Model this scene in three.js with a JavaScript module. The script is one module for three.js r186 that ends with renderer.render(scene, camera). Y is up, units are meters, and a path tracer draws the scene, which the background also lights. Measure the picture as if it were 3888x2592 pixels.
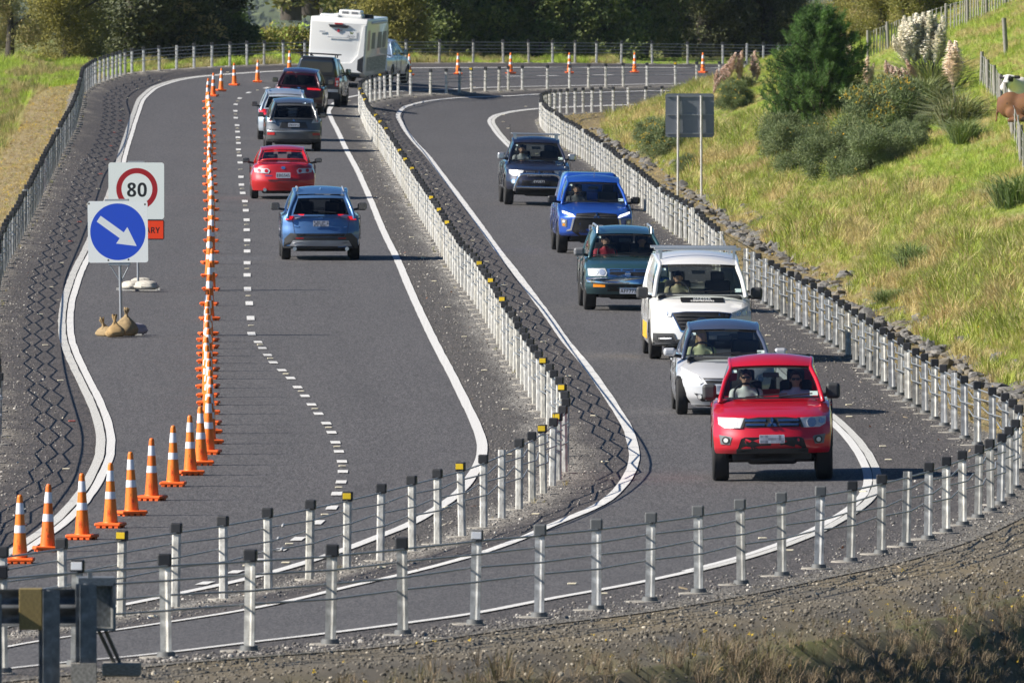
import * as THREE from 'three';
import { mergeGeometries, mergeVertices, toCreasedNormals } from 'three/addons/utils/BufferGeometryUtils.js';
import { MarchingCubes } from 'three/addons/objects/MarchingCubes.js';
import { RoundedBoxGeometry } from 'three/addons/geometries/RoundedBoxGeometry.js';
import { ImprovedNoise } from 'three/addons/math/ImprovedNoise.js';
import { Sky } from 'three/addons/objects/Sky.js';
import { Brush, Evaluator, SUBTRACTION } from 'three-bvh-csg';

// ---------------------------------------------------------------- camera, sky, sun, exposure
const V3 = (x, y, z) => new THREE.Vector3(x, y, z);
const CAM_Y = 9.18, F = 36000, CU = 1176, CV = 784, HORIZON = -318;   // long telephoto, survey units of a 2352 px wide frame
const PITCH = Math.atan((CV - HORIZON) / F);
const scene = new THREE.Scene();
const camera = new THREE.PerspectiveCamera(2 * Math.atan(CV / F) * 180 / Math.PI, 1.5, 1, 9000);
camera.position.set(0, CAM_Y, 0);
camera.rotation.set(-PITCH, 0, 0);
camera.focus = 270; camera.userData.fStop = 16;
scene.add(camera);
const SUN_EL = 34 * Math.PI / 180, SUN_BACK = -9 * Math.PI / 180;
const toSun = V3(-Math.cos(SUN_EL) * Math.cos(SUN_BACK), Math.sin(SUN_EL), -Math.cos(SUN_EL) * Math.sin(SUN_BACK));
const sky = new Sky();
sky.name = 'sky'; sky.scale.setScalar(8000);
Object.assign(sky.material.uniforms.turbidity, { value: 2.2 });
sky.material.uniforms.rayleigh.value = 0.9; sky.material.uniforms.mieCoefficient.value = 0.004;
sky.material.uniforms.cloudCoverage && (sky.material.uniforms.cloudCoverage.value = 0.0);
sky.material.uniforms.sunPosition.value.copy(toSun);
sky.userData = { kind: 'structure', label: 'clear blue daytime sky over the whole road', category: 'sky' };
scene.add(sky);
scene.environmentIntensity = 0.1;
const sun = new THREE.DirectionalLight(0xfff5e6, 5);
sun.position.copy(toSun).multiplyScalar(600).add(V3(0, 0, -420)); sun.target.position.set(0, 0, -420);
sun.castShadow = true; sun.shadow.mapSize.set(4096, 4096);
Object.assign(sun.shadow.camera, { left: -420, right: 420, top: 120, bottom: -120, near: 10, far: 1400 });
scene.add(sun, sun.target);
const renderer = new THREE.WebGLRenderer({ antialias: true });
renderer.toneMapping = THREE.LinearToneMapping; renderer.toneMappingExposure = 1.68;
renderer.shadowMap.enabled = true;

// ---------------------------------------------------------------- helpers
let seed = 20240;
const rnd = () => { seed = (seed + 0x6D2B79F5) | 0; let t = Math.imul(seed ^ (seed >>> 15), 1 | seed); t = (t + Math.imul(t ^ (t >>> 7), 61 | t)) ^ t; return ((t ^ (t >>> 14)) >>> 0) / 4294967296; };
const rr = (a, b) => a + (b - a) * rnd();
const pick = (a) => a[Math.floor(rnd() * a.length)];
const noise = new ImprovedNoise();
const nz = (x, y, z = 0) => noise.noise(x, y, z);
const fbm = (x, y, o = 4) => { let s = 0, a = 0.5; for (let i = 0; i < o; i++) { s += a * nz(x, y, i * 7.3); x *= 2.1; y *= 2.1; a *= 0.5; } return s; };
const clamp = (x, a = 0, b = 1) => Math.min(b, Math.max(a, x));
const sstep = (a, b, x) => { const t = clamp((x - a) / (b - a)); return t * t * (3 - 2 * t); };
const lerp = (a, b, t) => a + (b - a) * t;
const taken = {};
const numbered = (n) => { taken[n] = (taken[n] ?? -1) + 1; return taken[n] ? `${n}_${String(taken[n]).padStart(3, '0')}` : n; };
const shade = (o) => { o.traverse((m) => { if (m.isMesh) { m.castShadow = true; m.receiveShadow = true; } }); return o; };
function tag(o, label, category, group, kind) { o.userData.label = label; o.userData.category = category; if (group) o.userData.group = group; if (kind) o.userData.kind = kind; return o; }
function thing(name, label, category, group) { const o = new THREE.Group(); o.name = numbered(name); scene.add(o); return tag(o, label, category, group); }
function part(name, geo, mat, parent, kind) { const m = new THREE.Mesh(geo, mat); m.name = name; m.castShadow = m.receiveShadow = true; if (kind) m.userData.kind = kind; parent.add(m); return m; }
function top(name, geo, mat, label, category, group, kind) { const m = part(numbered(name), geo, mat, scene); return tag(m, label, category, group, kind); }
const lin = (r, g, b) => new THREE.Color().setRGB(r, g, b);
const std = (c, roughness = 0.8, metalness = 0, extra = {}) => new THREE.MeshStandardMaterial({ color: c.isColor ? c : lin(...c), roughness, metalness, side: THREE.DoubleSide, ...extra });
const paint = (c, o = {}) => new THREE.MeshPhysicalMaterial({ color: lin(...c), roughness: 0.38, metalness: 0.15, clearcoat: 1, clearcoatRoughness: 0.06, side: THREE.DoubleSide, ...o });
const ORD = ['zeroth', 'first', 'second', 'third', 'fourth', 'fifth', 'sixth', 'seventh', 'eighth', 'ninth', 'tenth', 'eleventh', 'twelfth', 'thirteenth', 'fourteenth', 'fifteenth', 'sixteenth', 'seventeenth', 'eighteenth', 'nineteenth'];
const TENS = ['', '', 'twent', 'thirt', 'fort', 'fift', 'sixt'];
const ordinal = (n) => n < 20 ? ORD[n] : n % 10 ? `${TENS[n / 10 | 0]}y ${ORD[n % 10]}` : `${TENS[n / 10]}ieth`;

function pt(u, v, H = CAM_Y) {                          // a surveyed point: direction (u, v) and depth H below the camera
  const x = (u - CU) / F, y = (CV - v) / F, c = Math.cos(PITCH), s = Math.sin(PITCH);
  const dy = y * c - s, dz = -y * s - c, t = -H / dy;
  return V3(x * t, CAM_Y - H, dz * t);
}
function ray(u, v) { const x = (u - CU) / F, y = (CV - v) / F, c = Math.cos(PITCH), s = Math.sin(PITCH); const dz = -y * s - c; return [x / -dz, (y * c - s) / -dz]; }

// ---------------------------------------------------------------- the surveyed curves of the road: u, v, depth below camera (missing depths are filled in)
const survey = {
  LB: [[-200,1260,9.18],[-110,1190],[-50,1120],[-15,1050],[-5,1000],[-12,950],[-25,860],[-25,780],[-10,700,9.12],[0,640],[40,560],[80,480],[122,392,9.0],[142,350],[170,295],[182,250,8.6],[200,207,8.5],[215,197],[250,184,8.45],[295,170],[336,165,8.42],[435,157,8.4],[547,151],[610,148,8.44],[723,146,8.51],[915,144,8.62],[1138,144],[1276,145,8.87],[1421,145],[1573,147,9.12],[1678,149,9.21],[1800,150,9.37]],
  LE: [[-60,1330,9.12],[30,1275,9.15],[75,1247],[150,1190,9.18],[200,1130],[232,1070],[242,1020],[234,970],[215,920],[190,870],[167,820],[153,780],[150,740],[154,700],[165,660],[180,620],[200,580],[235,500],[262,430,9.16],[283,350,9.1],[297,305],[312,260,8.9],[327,225,8.75],[350,205],[400,187],[450,178],[520,171,8.6],[600,166],[660,163],[760,159,8.6],[900,157,8.66],[1200,156,8.9],[1500,156,9.15],[1690,157,9.35],[1800,158,9.5]],
  RE: [[-150,1485,8.7],[3,1447,8.83],[150,1420],[283,1397,8.95],[400,1371],[558,1336,9.02],[713,1291],[788,1268,9.1],[863,1238],[935,1211],[998,1176,9.18],[1050,1139],[1085,1094],[1105,1054],[1108,1029],[1095,984],[1070,929],[1038,864],[996,784],[950,687],[915,604],[880,532],[848,454],[820,392,9.18],[795,345],[775,302],[760,272],[755,255,9.2],[763,242],[783,230],[824,220,9.2],[920,210],[1010,206,9.18],[1176,201,9.37],[1300,198,9.42],[1500,194,9.51],[1720,190,9.61],[1800,189,9.66]],
  MB: [[-120,1490,8.45],[3,1465,8.6],[141,1445],[274,1426,8.83],[400,1401],[510,1382,8.93],[614,1358],[708,1336],[795,1316,9.06],[872,1293],[945,1270],[1004,1253],[1060,1237],[1110,1217,9.16],[1152,1196],[1191,1174,9.18],[1222,1157],[1248,1137],[1268,1120],[1283,1104],[1296,1088],[1299,1070],[1298,1053],[1292,1036],[1284,1015],[1272,995],[1248,962],[1228,929],[1207,896],[1188,865],[1150,800],[1128,760],[1100,712],[1045,638],[1000,557],[948,472],[910,407],[875,350,9.18],[850,315],[830,270,9.25],[826,255],[830,245],[843,237],[860,232,9.22],[887,225],[915,220],[953,217,9.24],[995,217],[1042,215],[1094,212],[1154,209],[1183,207,9.42],[1248,206],[1320,204],[1395,201],[1473,198],[1560,197,9.57],[1646,195],[1800,193,9.68]],
  IE: [[-100,1508,8.1],[3,1490,8.2],[90,1476],[233,1456,8.33],[395,1432],[558,1405,8.52],[688,1378],[788,1356],[938,1321,8.85],[1080,1281],[1176,1250],[1296,1198,9.1],[1356,1174],[1390,1155],[1416,1134],[1443,1099,9.18],[1456,1066],[1456,1034],[1446,996],[1423,954],[1391,904],[1346,841],[1298,784],[1263,734],[1226,684],[1176,617],[1150,585],[1103,520],[1053,452],[1007,392,9.2],[980,357],[950,325],[923,287],[915,262,9.42],[925,250],[963,237],[1038,226,9.43],[1176,221],[1245,217,9.59],[1430,211],[1690,207,9.81],[1800,205,9.86]],
  OE: [[-80,1552,7.53],[0,1544,7.58],[88,1536],[218,1522],[368,1506,7.76],[555,1482],[768,1456,7.96],[913,1438],[1076,1414],[1176,1395,8.25],[1251,1384],[1383,1359],[1501,1336],[1613,1311,8.65],[1764,1267],[1884,1221,8.93],[1949,1179],[1976,1162],[1996,1139],[2006,1107,9.12],[2001,1077],[1976,1032],[1944,994,9.18],[1916,969],[1865,920],[1791,850],[1680,760,9.22],[1565,660],[1460,570],[1343,470],[1258,400,9.3],[1176,340],[1138,298],[1128,278,9.75],[1138,268],[1176,258],[1243,250],[1300,247,9.89],[1520,240,10.07],[1700,236,10.17],[1800,234,10.23]],
  RB: [[-60,1548,7.5],[60,1540],[172,1530,7.62],[380,1520,7.75],[570,1503],[757,1480,7.83],[925,1463],[1090,1440,8.1],[1238,1425],[1370,1407],[1493,1385,8.32],[1605,1366],[1703,1347],[1797,1328,8.57],[1882,1310],[1955,1295],[2025,1277,8.74],[2083,1258],[2133,1242],[2175,1227],[2213,1210],[2248,1195,8.98],[2277,1180],[2300,1163],[2320,1145],[2334,1125],[2341,1105],[2340,1085,9.14],[2325,1065],[2300,1048],[2270,1035],[2234,1020,9.2],[2211,1007],[2186,992],[2141,962],[2096,932],[2059,904],[2016,874],[1966,836],[1899,786],[1851,758],[1801,729,9.32],[1758,702],[1721,678],[1680,650],[1626,600],[1586,562,9.4],[1541,534],[1498,499],[1471,474],[1433,442],[1376,394],[1326,357,9.5],[1301,342],[1276,322],[1258,310],[1243,290],[1241,280,9.75],[1250,271],[1283,264],[1321,261,9.94],[1396,257],[1493,256,10.17],[1600,252],[1700,250,10.3],[1800,248,10.38]],
};
class Track {                                          // x and y as functions of the distance D = -z
  constructor(list) {
    const H = list.map((p) => p[2]); let last = 0;
    for (let i = 1; i < list.length; i++) if (H[i] !== undefined) { for (let k = last + 1; k < i; k++) H[k] = lerp(H[last], H[i], (k - last) / (i - last)); last = i; }
    const raw = list.map(([u, v], i) => { const p = pt(u, v, H[i]); return [-p.z, p.x, p.y]; }).sort((a, b) => a[0] - b[0]);
    const pts = []; for (const p of raw) if (!pts.length || p[0] - pts[pts.length - 1][0] > 0.6) pts.push(p);
    this.d0 = 100; this.step = 1; this.n = 700; this.x = new Float64Array(this.n); this.y = new Float64Array(this.n);
    const ev = (D, k) => {
      const n = pts.length, sl = (i) => (pts[i + 1][k] - pts[i][k]) / (pts[i + 1][0] - pts[i][0]);
      if (D <= pts[0][0]) return pts[0][k] + (D - pts[0][0]) * (k === 1 ? sl(0) : 0.5 * sl(0));
      if (D >= pts[n - 1][0]) return pts[n - 1][k] + (D - pts[n - 1][0]) * (k === 1 ? sl(n - 2) : 0.3 * sl(n - 2));
      let i = 0; while (pts[i + 1][0] < D) i++;
      const h = pts[i + 1][0] - pts[i][0], t = (D - pts[i][0]) / h, lim = (a, b) => a * b <= 0 ? 0 : 2 * a * b / (a + b);
      const m0 = i ? lim(sl(i - 1), sl(i)) : sl(i), m1 = i < n - 2 ? lim(sl(i), sl(i + 1)) : sl(i);
      const t2 = t * t, t3 = t2 * t;
      return (2 * t3 - 3 * t2 + 1) * pts[i][k] + (t3 - 2 * t2 + t) * h * m0 + (-2 * t3 + 3 * t2) * pts[i + 1][k] + (t3 - t2) * h * m1;
    };
    for (let i = 0; i < this.n; i++) { this.x[i] = ev(this.d0 + i, 1); this.y[i] = ev(this.d0 + i, 2); }
    for (let pass = 0; pass < 3; pass++) for (const [a, w] of [[this.x, 1], [this.y, 6]]) {   // survey noise out
      const b = a.slice(); for (let i = 0; i < this.n; i++) { let s = 0, c = 0; for (let k = -w; k <= w; k++) if (i + k >= 0 && i + k < this.n) { s += b[i + k]; c++; } if (i >= w && i < this.n - w) a[i] = s / c; }
    }
  }
  at(D, a) { const f = clamp(D - this.d0, 0, this.n - 1.001), i = Math.floor(f), t = f - i; let r = lerp(a[i], a[i + 1], t); if (D < this.d0) r += (D - this.d0) * (a[1] - a[0]); return r; }
  X(D) { return this.at(D, this.x); }
  Y(D) { return this.at(D, this.y); }
}
const T = Object.fromEntries(Object.entries(survey).map(([k, l]) => [k, new Track(l)]));
const ORDER = ['LB', 'LE', 'RE', 'MB', 'IE', 'OE', 'RB'];
function sideLeft(d, D) {
  const near = 1 - sstep(560, 640, D);
  const bank = -0.1 * Math.min(d, 2.2) - 0.55 * sstep(1.8, 3.4, d) + 0.10 * Math.max(0, d - 3.2) + 0.35 * sstep(3.2, 6, d);
  const flat = -0.15 * sstep(0.6, 2, d) + 0.02 * Math.max(0, d - 6);
  return lerp(flat, bank, near) * (d < 60 ? 1 : 60 / d + (1 - 60 / d) * 0.4);
}
function sideRight(d, D) {
  const hill = sstep(216, 256, D);
  const up = -0.22 * sstep(0.9, 2.2, d) + 0.40 * (Math.max(0, d - 2.6) - 0.6 * Math.max(0, d - 15)) ;
  const crest = 2.9, down = -0.03 * d - 0.74 * (Math.max(0, d - crest) + 0.5 * Math.max(0, Math.min(d - crest + 1, 1)) ** 2 * (d < crest ? 1 : 0) - 0.3 * Math.max(0, d - 12)) ;
  return lerp(Math.max(down, -9), Math.min(up, 14), hill);
}
function ground(x, D) {                                // height of the land at x, D = -z
  const c = clamp(D, 60, 795);
  let a = T.LB.X(c), ya = T.LB.Y(c);
  if (x < a) { const d = a - x; return ya + sideLeft(d, D) + 0.05 * fbm(x * 0.7, D * 0.2) * sstep(0.8, 3, d); }
  for (let i = 1; i < 7; i++) { const t = T[ORDER[i]], b = t.X(c), yb = t.Y(c); if (x <= b) return lerp(ya, yb, (x - a) / Math.max(b - a, 1e-6)); a = b; ya = yb; }
  const d = x - a; return ya + sideRight(d, D) + 0.10 * fbm(x * 0.6, D * 0.15) * sstep(0.8, 3, d);
}
function G(u, v, from = 120, to = 1400) {              // where the direction (u, v) meets the land
  const [sx, sy] = ray(u, v); let p = from;
  for (let D = from; D < to; D += 1) { if (CAM_Y + sy * D <= ground(sx * D, D)) { let lo = p, hi = D; for (let k = 0; k < 14; k++) { const m = (lo + hi) / 2; CAM_Y + sy * m <= ground(sx * m, m) ? hi = m : lo = m; } return V3(sx * hi, ground(sx * hi, hi), -hi); } p = D; }
  return V3(sx * to, ground(sx * to, to), -to);
}
const atD = (u, D) => V3((u - CU) / F * D, ground((u - CU) / F * D, D), -D);
{ // keep the strips in order outside the surveyed part
  const gap = [1.3, 5.5, 0.7, 0.9, 3.2, 0.5];
  for (let i = 0; i < 700; i++) {
    const D = 100 + i;
    if (D < 200) for (let k = 5; k >= 0; k--) { const a = T[ORDER[k]].x, b = T[ORDER[k + 1]].x; a[i] = Math.min(a[i], b[i] - gap[k]); }
    else for (let k = 0; k < 6; k++) { const a = T[ORDER[k]].x, b = T[ORDER[k + 1]].x; b[i] = Math.max(b[i], a[i] + gap[k] * (D > 640 ? 1 : 0.5)); }
  }
}
// ---------------------------------------------------------------- textures
function grain(n, fn, srgb = false) { const d = new Uint8Array(n * n * 4); for (let j = 0; j < n; j++) for (let i = 0; i < n; i++) { const c = fn(i, j), k = (j * n + i) * 4; if (Array.isArray(c)) { d[k] = c[0]; d[k + 1] = c[1]; d[k + 2] = c[2]; } else d[k] = d[k + 1] = d[k + 2] = c; d[k + 3] = 255; }
  const t = new THREE.DataTexture(d, n, n); t.wrapS = t.wrapT = THREE.RepeatWrapping; t.magFilter = THREE.LinearFilter; if (srgb) t.colorSpace = THREE.SRGBColorSpace; t.needsUpdate = true; return t; }
const coarse = (n, amp, base, specks, bright) => { const L = [1, 2, 3, 6].map((k) => { const m = Math.ceil(n / k), d = new Float32Array(m * m); for (let i = 0; i < d.length; i++) d[i] = rnd() - 0.5; return [k, m, d]; }); return grain(n, (i, j) => { let v = 0; for (const [k, m, d] of L) v += d[(Math.floor(j / k) % m) * m + Math.floor(i / k) % m] * (k === 6 ? 0.6 : 1); const s = L[1][2][(Math.floor(j / 2) % L[1][1]) * L[1][1] + Math.floor(i / 2) % L[1][1]]; return clamp(base + amp * v + (s > 0.5 - specks ? bright : 0), 20, 255); }, true); };
const asphaltTex = coarse(1024, 62, 200, 0.012, 55), gravelTex = coarse(1024, 88, 178, 0.03, 80);
const paintTex = grain(256, (i, j) => { const n = fbm(i * 0.05, j * 0.05) + 0.5 * (rnd() - 0.5); return clamp(226 + 70 * n + (rnd() < 0.06 ? -70 : 0), 90, 255); }, true);
const ribTex = grain(256, (i, j) => { const n = fbm(i * 0.05, j * 0.05) + 0.5 * (rnd() - 0.5); return clamp((j % 16 < 5 ? 165 : 222) + 60 * n, 90, 255); }, true);
const concreteTex = grain(256, (i, j) => clamp(205 + 90 * fbm(i * 0.04, j * 0.04) + 30 * (rnd() - 0.5), 80, 255), true);
function ctex(w, h, draw) { const c = document.createElement('canvas'); c.width = w; c.height = h; const g = c.getContext('2d'); draw(g, w, h); const t = new THREE.CanvasTexture(c); t.colorSpace = THREE.SRGBColorSpace; return t; }

// ---------------------------------------------------------------- the road
function sheet(rows, cols, fn) {                       // fn(i, j) -> [x, y, z, u, v, r, g, b]
  const p = [], uv = [], c = [], ix = [];
  for (let i = 0; i < rows; i++) for (let j = 0; j < cols; j++) { const q = fn(i, j); p.push(q[0], q[1], q[2]); uv.push(q[3], q[4]); c.push(q[5] ?? 1, q[6] ?? 1, q[7] ?? 1); }
  for (let i = 0; i < rows - 1; i++) for (let j = 0; j < cols - 1; j++) { const a = i * cols + j, b = a + 1, d = a + cols, e = d + 1; ix.push(a, b, d, b, e, d); }
  const g = new THREE.BufferGeometry(); g.setAttribute('position', new THREE.Float32BufferAttribute(p, 3)); g.setAttribute('uv', new THREE.Float32BufferAttribute(uv, 2)); g.setAttribute('color', new THREE.Float32BufferAttribute(c, 3)); g.setIndex(ix); g.computeVertexNormals(); return g;
}
const D0 = 104, D1 = 792, DS = 2, ROWS = (D1 - D0) / DS + 1;
function strip(ta, tb, oa, ob, cols, color) {
  return sheet(ROWS, cols, (i, j) => { const D = D0 + i * DS, t = j / (cols - 1), x = lerp(T[ta].X(D) + oa, T[tb].X(D) + ob, t); const c = color(x, D, t); return [x, ground(x, D) + 0.012, -D, x / 5, D / 90, ...c]; });
}
const asphaltMat = std([1, 1, 1], 0.82, 0, { map: asphaltTex, vertexColors: true });
const chipMat = std([1, 1, 1], 0.9, 0, { map: gravelTex, vertexColors: true });
const mixc = (a, b, t) => a.map((x, i) => lerp(x, b[i], clamp(t)));
const tar = (k, lanes) => (x, D, t) => { const w = lanes.reduce((q, c) => q + Math.exp(-(((t - c) / 0.045) ** 2)), 0), oil = lanes.length > 2 ? Math.exp(-(((t - (lanes[2] + lanes[3]) / 2) / 0.03) ** 2)) : Math.exp(-(((t - 0.5) / 0.05) ** 2)), n = 0.05 * w * (0.6 + fbm(x, D * 0.04)) - 0.07 * oil * (0.7 + fbm(x + 8, D * 0.07)) + fbm(x * 0.8, D * 0.05) * 0.16 + fbm(x * 2.5 + 9, D * 0.35) * 0.07; const s = k * (1 + n); return [0.130 * s, 0.125 * s, 0.127 * s]; };
function roadPiece(name, geo, mat, label) { return top(name, geo, mat, label, 'road', null, 'structure'); }
const carriageway = roadPiece('carriageway', strip('LE', 'RE', 0, 0, 24, tar(1, [0.14, 0.36, 0.62, 0.86])), asphaltMat, 'smooth grey asphalt lanes carrying the queue driving away');
const oncomingLane = roadPiece('oncoming_lane', strip('IE', 'OE', 0, 0, 16, tar(0.98, [0.26, 0.74])), asphaltMat, 'smooth grey asphalt lane carrying the approaching vehicles');
const leftShoulder = roadPiece('road_shoulder', strip('LB', 'LE', -0.55, 0, 10, (x, D, t) => { const dust = sstep(0.45, 0.05, t + 0.5 * fbm(x * 2, D * 0.25)); const s = 1 + 0.3 * fbm(x * 2, D * 0.3 + 5); return mixc([0.115 * s, 0.100 * s, 0.095 * s], [0.42 * s, 0.38 * s, 0.31 * s], dust); }), chipMat, 'dark chip seal shoulder beside the outer cable barrier');
const median = roadPiece('median_strip', mergeGeometries([
  strip('RE', 'MB', 0, 0, 8, (x, D, t) => { const dust = sstep(0.5, 0.95, t + 0.45 * fbm(x * 2, D * 0.25)); const s = 1 + 0.35 * fbm(x * 2, D * 0.3 + 15); return mixc([0.135 * s, 0.122 * s, 0.112 * s], [0.42 * s, 0.40 * s, 0.36 * s], dust); }),
  strip('MB', 'IE', 0, 0, 8, (x, D, t) => { const dust = sstep(0.5, 0.0, t + 0.45 * fbm(x * 2, D * 0.25)); const s = 1 + 0.35 * fbm(x * 2, D * 0.3 + 25); return mixc([0.12 * s, 0.105 * s, 0.10 * s], [0.40 * s, 0.37 * s, 0.32 * s], dust); })]), chipMat, 'gritty chip seal median strip under the middle cable barrier');
const rightShoulder = roadPiece('road_shoulder', strip('OE', 'RB', 0, 0.55, 8, (x, D, t) => { const dust = sstep(0.62, 0.95, t + 0.4 * fbm(x * 2, D * 0.25)); const s = 1 + 0.3 * fbm(x * 2, D * 0.3 + 35); return mixc([0.125 * s, 0.112 * s, 0.108 * s], [0.3 * s, 0.28 * s, 0.24 * s], dust); }), chipMat, 'dark chip seal shoulder along the hillside cable barrier');

// painted lines, dashes and studs are parts of the surface they lie on
const lineMat = std([0.86, 0.86, 0.84], 0.75, 0, { map: paintTex }), ribMat = std([0.84, 0.84, 0.8], 0.8, 0, { map: ribTex });
function line(name, track, off, w, parent, mat = lineMat, a = D0, b = D1) {
  const n = Math.round((b - a) / DS) + 1;
  const g = sheet(n, 3, (i, j) => { const D = a + i * DS, wob = 0.018 * fbm(D * 0.5, off * 9 + track.length) + 0.012 * (nz(D * 1.3, j * 5.1) ), x = T[track].X(D) + off + (j / 2 - 0.5) * w + wob; return [x, ground(x, D) + 0.026, -D, x * 2, D * 2]; });
  g.deleteAttribute('color'); return part(name, g, mat, parent);
}
line('edge_line', 'LE', -0.08, 0.145, carriageway, ribMat).userData.label = 'worn ribbed half of the double edge line';
line('edge_line', 'LE', 0.085, 0.13, carriageway);
line('edge_line', 'RE', 0, 0.165, carriageway);
line('edge_line', 'IE', 0, 0.165, oncomingLane);
line('edge_line', 'OE', 0, 0.15, oncomingLane, lineMat, D0, 190);
line('edge_line', 'OE', 0.07, 0.13, oncomingLane, ribMat, 190, D1);
line('edge_line', 'OE', -0.075, 0.13, oncomingLane, lineMat, 190, D1);
const laneDashes = [[470,1343],[540,1317],[593,1290],[644,1266],[684,1241],[729,1203],[762,1169],[773,1137],[783,1110],[787,1086],[785,1063],[778,1040],[770,1019],[761,996],[749,975],[731,953],[715,932],[700,912],[683,892],[667,871],[647,853],[627,835],[614,818],[602,802],[592,788],[577,769],[575,733],[572,699],[568,666],[567,634],[567,606],[567,579],[567,554],[566,530],[566,507],[564,485],[562,464],[557,445],[554,426],[553,408],[551,375],[549,359],[547,345],[547,330],[546,317],[545,304],[544,289],[541,272],[540,256],[541,241],[550,227],[570,214],[612,203]];
const onRoad = (u, v) => { const p = G(u, v, 140, 800); return p; };
const dashPts = laneDashes.map(([u, v]) => onRoad(u, v));
dashPts.sort((a, b) => b.z - a.z);
const studMat = std([0.75, 0.68, 0.5], 0.5), studRed = std([0.55, 0.12, 0.08], 0.35);
const studGeo = new RoundedBoxGeometry(0.11, 0.02, 0.1, 1, 0.008);
function quadOnRoad(p, dir, len, w, parent, name, mat) {
  const side = V3(-dir.z, 0, dir.x);
  const g = sheet(5, 2, (i, j) => { const q = p.clone().addScaledVector(dir, (i / 4 - 0.5) * len).addScaledVector(side, (j - 0.5) * w); return [q.x, ground(q.x, -q.z) + 0.026, q.z, q.x * 2, -q.z * 2]; });
  g.deleteAttribute('color'); return part(name, g, mat, parent);
}
function stud(x, D, parent, red) { const m = part('road_stud', studGeo, red ? studRed : studMat, parent); m.position.set(x, ground(x, D) + 0.03, -D); m.rotation.y = rr(-0.2, 0.2); return m; }
dashPts.forEach((p, i) => {
  const a = dashPts[Math.max(0, i - 1)], b = dashPts[Math.min(dashPts.length - 1, i + 1)], dir = b.clone().sub(a).setY(0).normalize();
  const pitch = Math.min(11, a.distanceTo(b) / (i && i < dashPts.length - 1 ? 2 : 1)); quadOnRoad(p, dir, 0.27 * pitch, 0.155, carriageway, 'lane_dash', lineMat);
  if (i % 2 && i + 1 < dashPts.length) { const q = p.clone().lerp(dashPts[i + 1], 0.5); stud(q.x, -q.z, carriageway); }
});
for (const [u, v] of [[1258,175],[1385,173],[1530,173],[1660,173],[1180,176]]) { const p = onRoad(u, v); quadOnRoad(p, V3(0.3, 0, -1).normalize(), 3, 0.16, carriageway, 'lane_dash', lineMat); }
for (let D = 176; D < 640; D += 20) { stud(T.LE.X(D) - 0.42 - 0.1 * rnd(), D, leftShoulder, rnd() < 0.4); stud(T.RE.X(D) + 0.5, D + 6, median); stud(lerp(T.MB.X(D), T.IE.X(D), 0.62), D + 3, median); stud(T.OE.X(D) + 0.4, D + 9, rightShoulder); if (D < 300) stud(T.OE.X(D + 3) + 0.33, D + 3, rightShoulder); }

// ---------------------------------------------------------------- the land
const grassTex = grain(512, () => clamp(150 + 105 * rnd(), 0, 255), true);
const straw = [0.46, 0.36, 0.17], strawDark = [0.30, 0.23, 0.11], lime = [0.34, 0.45, 0.045], leafy = [0.22, 0.30, 0.03], olive = [0.20, 0.21, 0.04], earth = [0.15, 0.112, 0.07], stone = [0.19, 0.172, 0.14];
function landColor(x, D) {
  const c = clamp(D, 60, 795), l = T.LB.X(c), r = T.RB.X(c), n1 = fbm(x * 0.5, D * 0.06), n2 = fbm(x * 1.7 + 40, D * 0.3), s = 1 + 0.35 * n2;
  let k;
  if (x > r) {
    const d = x - r, hill = sstep(216, 256, D);
    let up = mixc(straw, strawDark, 0.5 + 1.2 * n2);
    up = mixc(up, leafy, sstep(3.2, 4.5, d + 2 * n1) * sstep(-0.1, 0.2, n1 + n2 * 0.5 + 0.05));
    up = mixc(up, mixc(lime, mixc(leafy, straw, 0.35), sstep(0.0, 0.35, fbm(x * 0.8 + 11, D * 0.09) + 0.5 * n2)), sstep(5.2, 8.5, d + 5 * n1));
    up = mixc(up, straw, sstep(0.1, 0.3, fbm(x * 0.12 + 3, D * 0.02)) * sstep(12, 14, d) * 0.8);
    const down = mixc(mixc(stone, strawDark, 0.35 + n1 + n2), mixc(earth, olive, 0.5 + n2 * 2), sstep(2.2, 3.4, d + n2));
    k = mixc(down, up, hill);
  } else {
    const d = l - x, far = sstep(560, 640, D);
    k = mixc(mixc(straw, strawDark, 0.4 + 1.4 * n2), [0.44, 0.32, 0.06], sstep(0.05, 0.3, n1));
    k = mixc(k, mixc(mixc(olive, strawDark, 0.4), lime, 0.2 + 1.8 * n1), sstep(1.9, 2.8, d + n2));
    k = mixc(k, mixc(leafy, straw, 0.3 + n2), far);
  }
  return k.map((q) => q * s);
}
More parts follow.
